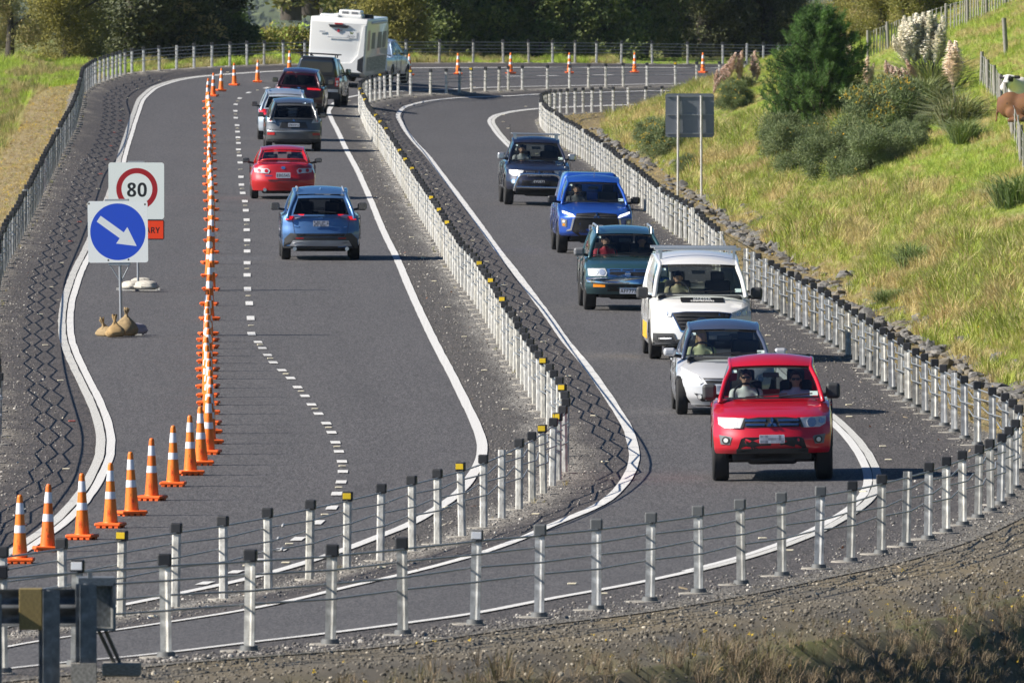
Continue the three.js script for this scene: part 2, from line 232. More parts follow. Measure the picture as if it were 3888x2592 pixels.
{
  const offs = []; for (let d = 0.45; d < 24; d += 0.42 + d * 0.012) offs.push(d); for (let k = 1; k <= 20; k++) offs.push(24 + 7 * (Math.pow(1.36, k) - 1));
  const ds = []; for (let D = -140; D < 100; D += 12) ds.push(D); for (let D = 100; D < 300; D += 1.6) ds.push(D); for (let D = 300; D < 790; D += 2.5) ds.push(D); ds.push(792);
  const side = (sgn) => sheet(ds.length, offs.length, (i, j) => { const D = ds[i], c = clamp(D, 60, 795), x = sgn < 0 ? T.LB.X(c) - offs[j] : T.RB.X(c) + offs[j]; return [x, ground(x, D), -D, x / 1.5, D / 1.5, ...landColor(x, D)]; });
  const fx = []; for (let x = -60; x <= 60; x += 2) fx.push(x); for (let k = 1; k <= 18; k++) { const w = 60 + 12 * (Math.pow(1.4, k) - 1); fx.push(w); fx.unshift(-w); }
  const fd = []; for (let k = 0; k < 30; k++) fd.push(788 + 10 * (Math.pow(1.25, k) - 1));
  const far = sheet(fd.length, fx.length, (i, j) => { const x = fx[j], D = fd[i]; return [x, ground(x, 792) * (1 - sstep(0, 1, (D - 788) / 200)) - 0.5 - 7 * sstep(830, 960, D) - 160 * sstep(1000, 1900, D), -D, x / 1.5, D / 1.5, ...landColor(x, D)]; });
  const g = mergeGeometries([side(-1), side(1), far]);
  top('ground', g, std([1, 1, 1], 0.95, 0, { map: grassTex, vertexColors: true }), 'grassy land around the road with dry verges and green paddocks', 'ground', null, 'structure');
}

{ // loose chips on the shoulders
  const L = [], d = new THREE.Object3D(), c = new THREE.Color();
  for (let i = 0; i < 26000; i++) { const D = 150 + 330 * Math.pow(rnd(), 1.5), k = rnd(), e = Math.pow(rnd(), 1.6); let x; if (k < 0.34) x = T.LB.X(D) - 0.3 + e * (T.LE.X(D) - T.LB.X(D)) * 0.8; else if (k < 0.56) x = T.MB.X(D) - e * (T.MB.X(D) - T.RE.X(D)) * 0.9; else if (k < 0.72) x = T.MB.X(D) + e * (T.IE.X(D) - T.MB.X(D)) * 0.8; else x = T.RB.X(D) + 0.4 - e * (T.RB.X(D) - T.OE.X(D)) * 0.9; if (Math.abs(x) > D * 0.036) continue; const r = 0.005 + 0.010 * rnd() * rnd() + 0.012 * Math.pow(rnd(), 6), q = rr(0.5, 1.3), tone = rnd() < 0.22 ? [0.5, 0.47, 0.42] : [0.2, 0.185, 0.17]; L.push([x, D, r, tone.map((v) => v * q)]); }
  const im = new THREE.InstancedMesh(new THREE.IcosahedronGeometry(1, 0), std([1, 1, 1], 0.9), L.length); L.forEach(([x, D, r, t], i) => { d.position.set(x, ground(x, D) + 0.012 + r * 0.4, -D); d.rotation.set(rnd() * 6, rnd() * 6, 0); d.scale.set(r * 1.3, r, r * 1.4); d.updateMatrix(); im.setMatrixAt(i, d.matrix); im.setColorAt(i, c.setRGB(...t)); });
  im.name = 'loose_chips'; im.castShadow = im.receiveShadow = true; scene.add(im); tag(im, 'loose stone chips scattered over the road shoulders', 'gravel', null, 'stuff');
}
// ---------------------------------------------------------------- cable barriers
const galv = std([0.66, 0.67, 0.67], 0.42, 0.12, { map: concreteTex }), galvPale = std([0.86, 0.85, 0.80], 0.5, 0.0, { map: concreteTex }), cable = std([0.30, 0.32, 0.33], 0.5, 0.5), blackPl = std([0.022, 0.023, 0.026], 0.55), greyPl = std([0.12, 0.125, 0.125], 0.6), yellowRef = std([0.72, 0.5, 0.02], 0.35), whiteRef = std([0.75, 0.76, 0.78], 0.3), concrete = std([0.50, 0.47, 0.41], 0.9, 0, { map: concreteTex });
const weather = [galv, std([0.60, 0.61, 0.60], 0.45, 0.1, { map: concreteTex }), std([0.52, 0.52, 0.49], 0.55, 0.1, { map: concreteTex })];
const weatherPale = [galvPale, std([0.82, 0.81, 0.75], 0.55, 0, { map: concreteTex }), std([0.76, 0.74, 0.66], 0.6, 0, { map: concreteTex })];
function extrudeUp(poly, h) { const s = new THREE.Shape(poly.map(([x, z]) => new THREE.Vector2(x, -z))); const g = new THREE.ExtrudeGeometry(s, { depth: h, bevelEnabled: false }); g.rotateX(-Math.PI / 2); return g; }
const channelPost = extrudeUp([[-.052, -.05], [-.052, -.018], [-.03, .004], [.03, .004], [.052, -.018], [.052, -.05], [.044, -.05], [.044, -.02], [.027, -.004], [-.027, -.004], [-.044, -.02], [-.044, -.05]], 1.0);
const steppedPost = extrudeUp([[-.055, -.06], [-.055, -.03], [.002, -.03], [.024, .012], [.055, .012], [.055, -.03], [.048, -.03], [.048, .004], [.028, .004], [.008, -.037], [-.048, -.037], [-.048, -.06]], 1.0);
const capGeo = new RoundedBoxGeometry(0.135, 0.125, 0.1, 2, 0.018), refGeo = new RoundedBoxGeometry(0.105, 0.075, 0.012, 1, 0.004);
const padGeo = new THREE.CylinderGeometry(0.19, 0.21, 0.05, 12), sleeveGeo = new THREE.CylinderGeometry(0.085, 0.1, 0.075, 14);
function polyTube(pts, r, sides = 5) {
  const p = [], n = [], ix = [];
  pts.forEach((q, i) => { const a = pts[Math.max(0, i - 1)], b = pts[Math.min(pts.length - 1, i + 1)], t = b.clone().sub(a).normalize(), s = V3(0, 1, 0).cross(t); if (s.lengthSq() < 1e-6) s.set(1, 0, 0); s.normalize(); const w = t.clone().cross(s);
    for (let k = 0; k < sides; k++) { const c = Math.cos(k / sides * 2 * Math.PI), d = Math.sin(k / sides * 2 * Math.PI), o = s.clone().multiplyScalar(c).addScaledVector(w, d); n.push(o.x, o.y, o.z); p.push(q.x + o.x * r, q.y + o.y * r, q.z + o.z * r); } });
  for (let i = 0; i < pts.length - 1; i++) for (let k = 0; k < sides; k++) { const a = i * sides + k, b = i * sides + (k + 1) % sides; ix.push(a, b, a + sides, b, b + sides, a + sides); }
  const g = new THREE.BufferGeometry(); g.setAttribute('position', new THREE.Float32BufferAttribute(p, 3)); g.setAttribute('normal', new THREE.Float32BufferAttribute(n, 3)); g.setAttribute('uv', new THREE.Float32BufferAttribute(new Float32Array(p.length / 3 * 2), 2)); g.setIndex(ix); return g;
}
function spaced(track, a, b, sp) { const r = []; for (let D = a; D <= b;) { r.push(D); const s = T[track].X(D + 1) - T[track].X(D); D += sp / Math.sqrt(1 + s * s); } return r; }
function fromU(track, us, a, b) { return us.map((u) => { let lo = a, hi = b; const f = (D) => CU + T[track].X(D) / D * F - u; for (let k = 0; k < 40; k++) { const m = (lo + hi) / 2; f(m) > 0 ? hi = m : lo = m; } return lo; }); }
const ROPES = [0.90, 0.765, 0.615, 0.475];
function barrier(label, track, Ds, o = {}) {
  const root = thing('cable_barrier', label, 'barrier');
  const base = Ds.map((D) => { const x = T[track].X(D) + (o.dx || 0); return V3(x, ground(x, D), -D); });
  base.forEach((b, i) => {
    if (o.skip?.(i)) return;
    const p = part('post', o.post || channelPost, pick(o.mats || weather), root);
    p.position.copy(b).add(V3(0, -0.02, 0)); p.rotation.set(rr(-0.012, 0.012), (o.turn || 0) + rr(-0.12, 0.12), rr(-0.022, 0.022));
    if (!o.noCap?.(i)) {
      const y = o.yellow?.(i), c = part('cap', capGeo, o.greyCap?.(i) ? greyPl : blackPl, p); c.position.set(0, 0.98, -0.02);
      if (y) { const r = part('reflector', refGeo, y === 2 ? whiteRef : yellowRef, p); r.position.set(0, 0.985, 0.037); }
    }
    if (o.sleeve) { const s = part('sleeve', sleeveGeo, greyPl, p); s.position.set(0, 0.055, -0.02); }
    const f = part('footing', padGeo, concrete, p); f.position.set(rr(-0.04, 0.04) - (o.sleeve ? 0.05 : 0), 0.02, rr(-0.05, 0.05));
  });
  const pre = o.anchor ? [o.anchor[0] && base[0].clone().add(o.anchor[0]), o.anchor[1] && base[base.length - 1].clone().add(o.anchor[1])] : [];
  ROPES.forEach((h, k) => {
    const pts = [];
    base.forEach((b, i) => { const off = k === 0 ? 0.012 : (((i + k) % 2) ? 0.068 : -0.068); for (const dz of [0.04, -0.04]) pts.push(b.clone().add(V3(off, h, dz))); });
    if (pre[0]) pts.unshift(pre[0].clone().add(V3(0.08 * k - 0.1, 0.05, 0)));
    if (pre[1]) pts.push(pre[1].clone().add(V3(0.08 * k - 0.1, 0.05, 0)));
    part('wire_rope', polyTube(pts, k ? 0.0115 : 0.0125), cable, root);
  });
  return { root, base };
}
const capGap = (list) => (i) => list.includes(i);
const leftBar = barrier('long cable barrier on the outer left edge, curving round the far bend', 'LB', spaced('LB', 196, 728, 3.6), { turn: -0.12, noCap: (i) => (i * 7) % 23 === 3 });
const mNear = fromU('MB', [3, 141, 274, 400, 510, 614, 708, 795, 872, 945, 1004, 1060, 1110, 1152, 1191, 1222, 1248, 1268, 1283, 1294], 150, 232);
const medianBar = barrier('cable barrier along the median with yellow reflectors on some posts', 'MB', [...mNear, ...spaced('MB', mNear[mNear.length - 1] + 3, 700, 3.3)], { turn: -0.2, mats: weatherPale, yellow: (i) => [2, 7, 11, 16, 19, 23].includes(i) || (i > 24 && (i * 5) % 19 < 3), noCap: capGap([13]) });
const fNear = fromU('RB', [3, 172, 380, 570, 757, 925, 1090, 1238, 1370, 1493, 1605, 1703, 1797, 1882, 1955, 2025, 2083, 2133, 2175, 2213, 2248, 2277, 2300, 2320, 2334], 120, 231);
const farStart = 372;
const frontBar = barrier('nearest cable barrier sweeping across the foreground and up beside the hill', 'RB', [...fNear, ...spaced('RB', 234, 340, 3.1)], { turn: -0.08, post: steppedPost, sleeve: true, mats: [...weather, weatherPale[1]], greyCap: (i) => i > 5 && i < 14, yellow: (i) => (i === 1 || i === 6) ? 2 : 0, noCap: (i) => i === 16 || i === 31 || (i > 55 && i % 3), anchor: [null, V3(0.1, 0, -9)] });
const farBar = barrier('cable barrier between the approaching lane and the hill, up to the far bend', 'RB', spaced('RB', 356, 690, 3.2), { turn: -0.14, mats: weatherPale, noCap: (i) => (i * 11) % 29 < 3, anchor: [V3(0.25, 0, 9), null] });
for (const [k, D] of [[1, mNear[6] - 2.2], [2, mNear[6] - 2.6], [3, mNear[6] - 2.3]]) { const x = T.MB.X(D), b = part('turnbuckle', new THREE.CapsuleGeometry(0.022, 0.32, 3, 8).rotateX(Math.PI / 2), galv, medianBar.root); b.position.set(x, ground(x, D) + ROPES[k], -D); }

// ---------------------------------------------------------------- traffic cones
const coneMat = std([1.0, 0.22, 0.012], 0.5), coneBaseMat = std([1.0, 0.15, 0.015], 0.55), collarMat = std([0.80, 0.81, 0.85], 0.35), coneSlot = std([0.10, 0.02, 0.005], 0.9);
const coneDirt = grain(128, (i, j) => { const n = fbm(i * 0.05, j * 0.05), sp = rnd() < 0.04 ? -70 : 0; return clamp(240 + 40 * n + sp, 60, 255); }, true), coneMats = [std([1.0, 0.22, 0.012], 0.5, 0, { map: coneDirt }), std([0.95, 0.19, 0.012], 0.55, 0, { map: coneDirt }), std([1.0, 0.25, 0.02], 0.48, 0, { map: coneDirt })];
const R = (h) => 0.101 + (0.034 - 0.101) * (h - 0.07) / 0.83;
const coneBody = new THREE.LatheGeometry([[R(0.07) + 0.012, 0.068], [R(0.08), 0.085], [R(0.86), 0.86], [0.030, 0.888], [0.018, 0.896], [0.012, 0.89]].map(([x, y]) => new THREE.Vector2(x, y)), 20);
const collar = (a, b) => new THREE.LatheGeometry([[R(a), a], [R(a) + 0.0025, a + 0.002], [R(b) + 0.0025, b - 0.002], [R(b), b]].map(([x, y]) => new THREE.Vector2(x, y)), 20);
const collarHi = collar(0.645, 0.79), collarLo = collar(0.40, 0.50);
const coneBase = mergeGeometries([new RoundedBoxGeometry(0.375, 0.048, 0.375, 2, 0.02).translate(0, 0.05, 0), ...[-0.13, -0.045, 0.045, 0.13].flatMap((x) => [-0.13, 0.13].map((z) => new RoundedBoxGeometry(0.055, 0.03, 0.11, 1, 0.006).translate(x, 0.015, z)))]);
const coneText = ctex(64, 128, (g) => { g.clearRect(0, 0, 64, 128); g.fillStyle = '#ff6a1a'; g.fillRect(0, 0, 64, 128); g.fillStyle = '#2a0d06'; g.save(); g.translate(32, 64); g.rotate(Math.PI / 2); g.font = 'bold 44px sans-serif'; g.textAlign = 'center'; g.textBaseline = 'middle'; g.fillText('LSI', 0, 0); g.restore(); });
const textPatch = new THREE.CylinderGeometry(R(0.25) + 0.0015, R(0.17) + 0.0015, 0.085, 6, 1, true, -0.30, 0.5).translate(0, 0.21, 0);
const textMat = std([1, 1, 1], 0.5, 0, { map: coneText });
function makeCone(label, group) {
  const c = thing('traffic_cone', label, 'cone', group);
  const b = part('body', coneBody, coneMat, c); part('marking', textPatch, textMat, b); part('base', coneBase, coneBaseMat, c); part('reflective_collar', collarHi, collarMat, c); part('reflective_collar', collarLo, collarMat, c);
  return c;
}
const conePx = [[45,1296],[108,1269],[188,1241],[253,1214],[302,1186],[348,1151],[397,1119],[437,1093],[462,1070],[478,1045],[481,1021],[480,997],[480,977],[479,953],[478,932],[477,914],[477,893],[476,872],[476,854],[476,836],[476,819],[477,802],[477,786],[478,772],[481,737],[480,703],[484,669],[480,638],[481,608],[484,583],[484,557],[485,532],[485,508],[485,485],[484,465],[483,445],[482,427],[481,409],[481,392],[482,374],[482,357],[482,345],[482,330],[482,316],[481,301],[480,286],[479,270],[477,252],[477,236],[489,222],[507,210],[538,197],[591,190],[664,167]];
const CONES = 'orange cones closing the left lane';
conePx.forEach(([u, v], i) => {
  const p = G(u, v, 150, 800), c = makeCone(i === 0 ? 'orange traffic cone at the near end of the line, leftmost of all in the foreground' : i === conePx.length - 1 ? 'orange traffic cone at the far end of the line, half hidden by the dark pickup' : `orange traffic cone with two white bands, ${ordinal(i + 1)} in line from the near end`, CONES);
  c.position.copy(p).add(V3(0, 0.012, 0)); c.rotation.y = rr(-0.3, 0.3); c.rotation.z = rr(-0.03, 0.03); c.rotation.x = rr(-0.03, 0.03); c.children[0].material = pick(coneMats);
});
[[940,174],[1052,172],[1173,170],[1308,169],[1458,168],[1615,168]].forEach(([u, v], i) => {
  const p = G(u, v, 150, 800), c = makeCone(`small looking orange cone on the far bend, ${ordinal(i + 1)} to the right of the caravan`, 'orange cones spaced out on the far bend');
  c.position.copy(p).add(V3(0, 0.012, 0)); c.rotation.y = rr(-0.4, 0.4);
});

// ---------------------------------------------------------------- signs
const poleMat = std([0.36, 0.38, 0.41], 0.45, 0.5), frameMat = std([0.3, 0.33, 0.36], 0.5, 0.4), signBack = std([0.20, 0.22, 0.25], 0.5, 0.3);
const face = (tex) => std([0.86, 0.88, 0.88], 0.45, 0, { map: tex });
const rod = (a, b, r, s = 8) => { const d = b.clone().sub(a), g = new THREE.CylinderGeometry(r, r, d.length(), s); g.applyQuaternion(new THREE.Quaternion().setFromUnitVectors(V3(0, 1, 0), d.normalize())); g.translate(...a.clone().add(b).multiplyScalar(0.5).toArray()); return g; };
function roundedPlate(w, h, r, t) { const s = new THREE.Shape(); const x = -w / 2, y = -h / 2; s.moveTo(x + r, y); s.lineTo(x + w - r, y); s.absarc(x + w - r, y + r, r, -Math.PI / 2, 0); s.lineTo(x + w, y + h - r); s.absarc(x + w - r, y + h - r, r, 0, Math.PI / 2); s.lineTo(x + r, y + h); s.absarc(x + r, y + h - r, r, Math.PI / 2, Math.PI); s.lineTo(x, y + r); s.absarc(x + r, y + r, r, Math.PI, 1.5 * Math.PI);
  const g = new THREE.ExtrudeGeometry(s, { depth: t, bevelEnabled: false, curveSegments: 5 }); const p = g.attributes.position, uv = g.attributes.uv; for (let i = 0; i < p.count; i++) uv.setXY(i, p.getX(i) / w + 0.5, p.getY(i) / h + 0.5); return g; }
const scuff = (g, w, h, n, c) => { for (let i = 0; i < n; i++) { g.fillStyle = c; g.globalAlpha = rr(0.05, 0.3); g.fillRect(rnd() * w, rnd() * h, rr(1, 10), rr(1, 3)); } g.globalAlpha = 1; };
const speedTex = ctex(512, 512, (g) => { g.fillStyle = '#e9eeec'; g.fillRect(0, 0, 512, 512); g.fillStyle = '#a3101c'; g.beginPath(); g.arc(262, 240, 190, 0, 7); g.fill(); g.fillStyle = '#eaeeec'; g.beginPath(); g.arc(262, 240, 142, 0, 7); g.fill(); g.fillStyle = '#17181b'; g.font = 'bold 176px sans-serif'; g.textAlign = 'center'; g.textBaseline = 'middle'; g.fillText('80', 262, 248); scuff(g, 512, 512, 60, '#777'); });
const tempTex = ctex(512, 176, (g) => { g.fillStyle = '#111'; g.fillRect(0, 0, 512, 176); g.fillStyle = '#f2410b'; g.fillRect(10, 10, 492, 156); g.fillStyle = '#23100a'; g.font = 'bold 74px sans-serif'; g.textAlign = 'center'; g.textBaseline = 'middle'; g.fillText('TEMPORARY', 256, 92, 470); });
const arrowTex = ctex(512, 512, (g) => { g.fillStyle = '#e4e8ea'; g.fillRect(0, 0, 512, 512); g.fillStyle = '#1848c4'; g.beginPath(); g.arc(256, 256, 236, 0, 7); g.fill(); g.save(); g.translate(256, 262); g.rotate(0.62); g.fillStyle = '#d9dee2'; g.fillRect(-200, -30, 250, 60); g.beginPath(); g.moveTo(40, -84); g.lineTo(196, 0); g.lineTo(40, 84); g.closePath(); g.fill(); g.restore(); scuff(g, 512, 512, 120, '#555'); g.fillStyle = '#3a3530'; for (const [x, y] of [[172, 492], [344, 488], [12, 20], [490, 30]]) { g.beginPath(); g.arc(x, y, 8, 0, 7); g.fill(); } });
{ // speed sign on a stand
  const s = thing('speed_limit_sign', 'white square sign with a red ring and the number 80, behind the blue arrow sign', 'sign'), p = G(316, 668);
  s.position.copy(p); s.rotation.y = -0.16;
  part('pole', rod(V3(0, 0, -0.03), V3(-0.02, 2.72, -0.03), 0.028), poleMat, s);
  const f = part('sign_panel', roundedPlate(1.21, 1.21, 0.06, 0.006), [face(speedTex), signBack], s); f.position.set(-0.03, 2.14, 0.02);
  part('bracket', new RoundedBoxGeometry(0.36, 0.05, 0.03, 1, 0.005).translate(-0.03, 2.75, 0.01), poleMat, s);
  const t = part('supplementary_plate', roundedPlate(1.22, 0.43, 0.05, 0.006), [face(tempTex), signBack], s); t.position.set(-0.03, 1.31, 0.02); t.userData.label = 'orange plate with black writing';
  part('stand', mergeGeometries([new THREE.BoxGeometry(0.95, 0.05, 0.06).translate(0.0, 0.04, -0.05), new THREE.BoxGeometry(0.06, 0.05, 1.0).translate(0, 0.04, 0), new THREE.BoxGeometry(0.85, 0.05, 0.06).translate(0.05, 0.04, 0.28)]), galvPale, s);
}
{ // arrow sign on a stand
  const s = thing('arrow_sign', 'blue disc sign with white arrow pointing down right on white square panel', 'sign'), p = G(277, 772);
  s.position.copy(p); s.rotation.y = -0.2; s.rotation.z = 0.012;
  const f = part('sign_panel', roundedPlate(1.19, 1.19, 0.05, 0.006), [face(arrowTex), signBack], s); f.position.set(-0.03, 2.02, 0.02);
  part('pole', rod(V3(0.0, 0, -0.03), V3(-0.01, 1.5, -0.03), 0.03), poleMat, s);
  part('cross_bar', new RoundedBoxGeometry(0.43, 0.055, 0.04, 1, 0.006).translate(-0.01, 1.40, -0.01), frameMat, s);
  part('top_bracket', new RoundedBoxGeometry(0.48, 0.045, 0.04, 1, 0.006).translate(-0.05, 2.63, 0.0), frameMat, s);
  for (const x of [-1, 1]) part('brace', rod(V3(x * 0.2 - 0.01, 1.39, -0.02), V3(0, 1.04, -0.03), 0.012), frameMat, s);
  part('stand', mergeGeometries([new THREE.BoxGeometry(0.75, 0.03, 0.06).translate(-0.05, 0.03, 0.1), new THREE.BoxGeometry(0.3, 0.035, 0.05).translate(0.32, 0.035, 0.22), new THREE.BoxGeometry(0.06, 0.03, 0.9).translate(0, 0.03, -0.1)]), galv, s);
}
{ // road sign seen from behind
  const m = G(1583, 455), s = thing('road_sign', 'grey back of a square road sign on two white posts beside the hill barrier', 'sign'); s.position.copy(m);
  for (const k of [-1, 1]) part('post', rod(V3(k * 0.34 + 0.02 - k * 0.0, ground(m.x + k * 0.34, -m.z) - m.y - 0.3, 0), V3(k * 0.33 + 0.02, 2.95, -0.02), 0.036, 10), galvPale, s);
  const f = part('sign_panel', roundedPlate(1.4, 1.26, 0.08, 0.008), signBack, s); f.position.set(0.02, 2.38, -0.08);
  for (const y of [1.86, 2.4, 2.93]) { const r = part('stiffener', new THREE.BoxGeometry(1.34, 0.035, 0.02).translate(0.02, y, -0.055), std([0.28, 0.3, 0.32], 0.5, 0.3), s); }
}
// ---------------------------------------------------------------- sandbags on the sign stands
function bagGeo(w, h, d, neck, sd) {
  const g = new THREE.SphereGeometry(1, 26, 18), p = g.attributes.position;
  for (let i = 0; i < p.count; i++) { let x = p.getX(i), y = p.getY(i), z = p.getZ(i); const sx = Math.sign(x) * Math.pow(Math.abs(x), 0.75), szz = Math.sign(z) * Math.pow(Math.abs(z), 0.75); const top = Math.max(0, y), sl = 1 - (neck ? 0.55 * Math.pow(top, 1.2) : 0.1 * top), low = 1 + 0.22 * Math.pow(Math.max(0, -y), 0.6), f = low * (1 + 0.2 * fbm(x * 1.8 + sd, z * 1.8 + y * 1.6, 4) + 0.05 * Math.sin(Math.atan2(z, x) * 11 + sd * 3 + 3 * y) * (0.3 + top)); p.setXYZ(i, sx * w / 2 * sl * f, (Math.max(y, -0.86) * 0.5 + 0.43) * h * (1 + 0.05 * nz(x * 3, z * 3, sd)), szz * d / 2 * sl * f); }
  const parts = [g.toNonIndexed()];
  if (neck) { const n = new THREE.LatheGeometry([[0.075, -0.03], [0.028, 0.04], [0.024, 0.07], [0.042, 0.13], [0.05, 0.17], [0.03, 0.18]].map(([x, y]) => new THREE.Vector2(x, y)), 16), q = n.attributes.position; for (let i = 0; i < q.count; i++) { const a = Math.atan2(q.getZ(i), q.getX(i)), k = 1 + 0.28 * Math.sin(a * 5 + sd) * clamp(q.getY(i) / 0.15); q.setXYZ(i, q.getX(i) * k, q.getY(i) + 0.02 * Math.sin(a * 3), q.getZ(i) * k); } n.translate(0, h * 0.88, 0); parts.push(n.toNonIndexed()); }
  const m = mergeGeometries(parts); m.deleteAttribute('normal'); const v = mergeVertices(m, 1e-4); v.computeVertexNormals(); return v;
}
const sackTex = grain(128, (i, j) => clamp(200 + ((i + j) % 3) * 14 + 40 * fbm(i * 0.08, j * 0.08) + 20 * (rnd() - 0.5), 0, 255), true);
const hess = std([0.52, 0.35, 0.16], 0.95, 0, { map: sackTex }), hess2 = std([0.44, 0.32, 0.17], 0.95, 0, { map: sackTex }), hessOrange = std([0.55, 0.2, 0.04], 0.9), sackWhite = std([0.75, 0.71, 0.62], 0.9, 0, { map: sackTex }), sackGrey = std([0.45, 0.43, 0.5], 0.9, 0, { map: sackTex });
const bagAt = (name, geo, mat, label, u, v, dz, dy = 0.03, turn = 0, tilt = 0) => { const p = G(u, v), b = top(name, geo, mat, label, 'sandbag', 'sandbags weighing down the sign stands'); b.position.set(p.x, p.y + dy, p.z - dz); b.rotation.set(0, turn, tilt); return b; };
bagAt('sandbag', bagGeo(0.36, 0.27, 0.4, true, 1), hess, 'tan hessian sandbag with orange tied neck, front of the arrow sign', 265, 776, -0.1, 0.03, 0.2, 0.06);
bagAt('sandbag', bagGeo(0.44, 0.40, 0.42, true, 2), hess2, 'tall brown sandbag with tied neck leaning on the arrow sign pole', 287, 776, 0.5, 0.03, 1.2, -0.04);
bagAt('sandbag', bagGeo(0.26, 0.2, 0.5, true, 3), hess2, 'small crumpled brown sandbag at the left of the arrow sign', 241, 776, 0.8, 0.03, 0.6, 0.32);
bagAt('sandbag', bagGeo(0.3, 0.24, 0.5, false, 4), sackGrey, 'grey sandbag lying low at the right of the arrow sign', 306, 775, 1.0, 0.03, 2.2);
bagAt('sandbag', bagGeo(0.4, 0.2, 0.5, false, 5), sackWhite, 'white sandbag on the left foot of the speed sign stand', 302, 670, -0.2, 0.06, 0.5);
bagAt('sandbag', bagGeo(0.44, 0.21, 0.5, false, 6), sackWhite, 'cream sandbag on the right foot of the speed sign stand', 336, 670, -0.4, 0.06, 1.1);
bagAt('sandbag', bagGeo(0.5, 0.25, 0.5, false, 7), sackWhite, 'white sandbag slumped against the speed sign pole at the back', 322, 668, 0.6, 0.04, 1.9);
// ---------------------------------------------------------------- guardrail end in the corner
{
  const gr = thing('guardrail', 'grey steel guardrail end with timber block at the bottom left corner', 'guardrail');
  const steel = std([0.26, 0.28, 0.30], 0.5, 0.35, { map: concreteTex }), timber = std([0.34, 0.26, 0.10], 0.85, 0, { map: sackTex });
  const D = 137, X = (u) => (u - CU) / F * D, y0 = CAM_Y - 7.12, Yv = (v) => CAM_Y - (v - HORIZON) / F * D;
  const Hp = (w, d, t) => [[-w / 2, d / 2], [-w / 2, d / 2 - t], [-t / 2, d / 2 - t], [-t / 2, -d / 2 + t], [-w / 2, -d / 2 + t], [-w / 2, -d / 2], [w / 2, -d / 2], [w / 2, -d / 2 + t], [t / 2, -d / 2 + t], [t / 2, d / 2 - t], [w / 2, d / 2 - t], [w / 2, d / 2]];
  for (const [u, v0, dz] of [[113, 1353, 0.25], [198, 1338, 0.3], [-20, 1360, 0.3]]) { const h = Yv(v0) - y0 + 0.3, p = part('post', extrudeUp(Hp(0.15, 0.18, 0.012), h), steel, gr); p.position.set(X(u), y0 - 0.3, -D + dz); p.rotation.y = 0.25; }
  const wprof = []; for (let i = 0; i <= 24; i++) { const t = i / 24; wprof.push([0.04 * Math.cos(t * 4 * Math.PI) - 0.02, (t - 0.5) * 0.33]); }
  const ws = new THREE.Shape([...wprof.map(([a, b]) => new THREE.Vector2(a, b)), ...wprof.slice().reverse().map(([a, b]) => new THREE.Vector2(a - 0.006, b))]);
  const wb = new THREE.ExtrudeGeometry(ws, { depth: 2.4, bevelEnabled: false }); wb.rotateY(-Math.PI / 2);
  const beam = part('beam', wb, steel, gr); beam.position.set(X(232), Yv(1398), -D - 0.15); beam.rotation.y = 0.06;
  const bl = part('blockout', new RoundedBoxGeometry(0.2, 0.36, 0.2, 1, 0.006), timber, gr); bl.position.set(X(70), Yv(1397), -D + 0.15); bl.userData.label = 'timber spacer block';
  const imp = part('impact_head', mergeGeometries([new THREE.BoxGeometry(0.33, 0.07, 0.3).translate(0, 0.22, 0), new THREE.BoxGeometry(0.025, 0.42, 0.3).translate(0.15, 0, 0), new THREE.BoxGeometry(0.30, 0.40, 0.02).translate(0, -0.02, -0.12), new THREE.BoxGeometry(0.3, 0.02, 0.3).translate(0, -0.2, 0), new THREE.BoxGeometry(0.04, 0.06, 0.04).translate(-0.06, 0.27, 0.1)].map((g) => g.toNonIndexed())), std([0.34, 0.36, 0.37], 0.5, 0.35, { map: concreteTex }), gr); imp.position.set(X(219), Yv(1392), -D + 0.05); imp.rotation.y = 0.1;
  for (const [u1, u2] of [[224, 262], [240, 275]]) part('stay_cable', rod(V3(X(u1), Yv(1450), -D - 0.1), V3(X(u2), Yv(1538), -D - 0.4), 0.018), greyPl, gr);
  const an = part('anchor_block', new RoundedBoxGeometry(0.34, 0.12, 0.3, 1, 0.02), concrete, gr); an.position.set(X(275), Yv(1543), -D - 0.4);
  const ft = part('footing', new THREE.BoxGeometry(0.22, 0.3, 0.25), concrete, gr); ft.position.set(X(193), y0 - 0.02, -D + 0.3);
}
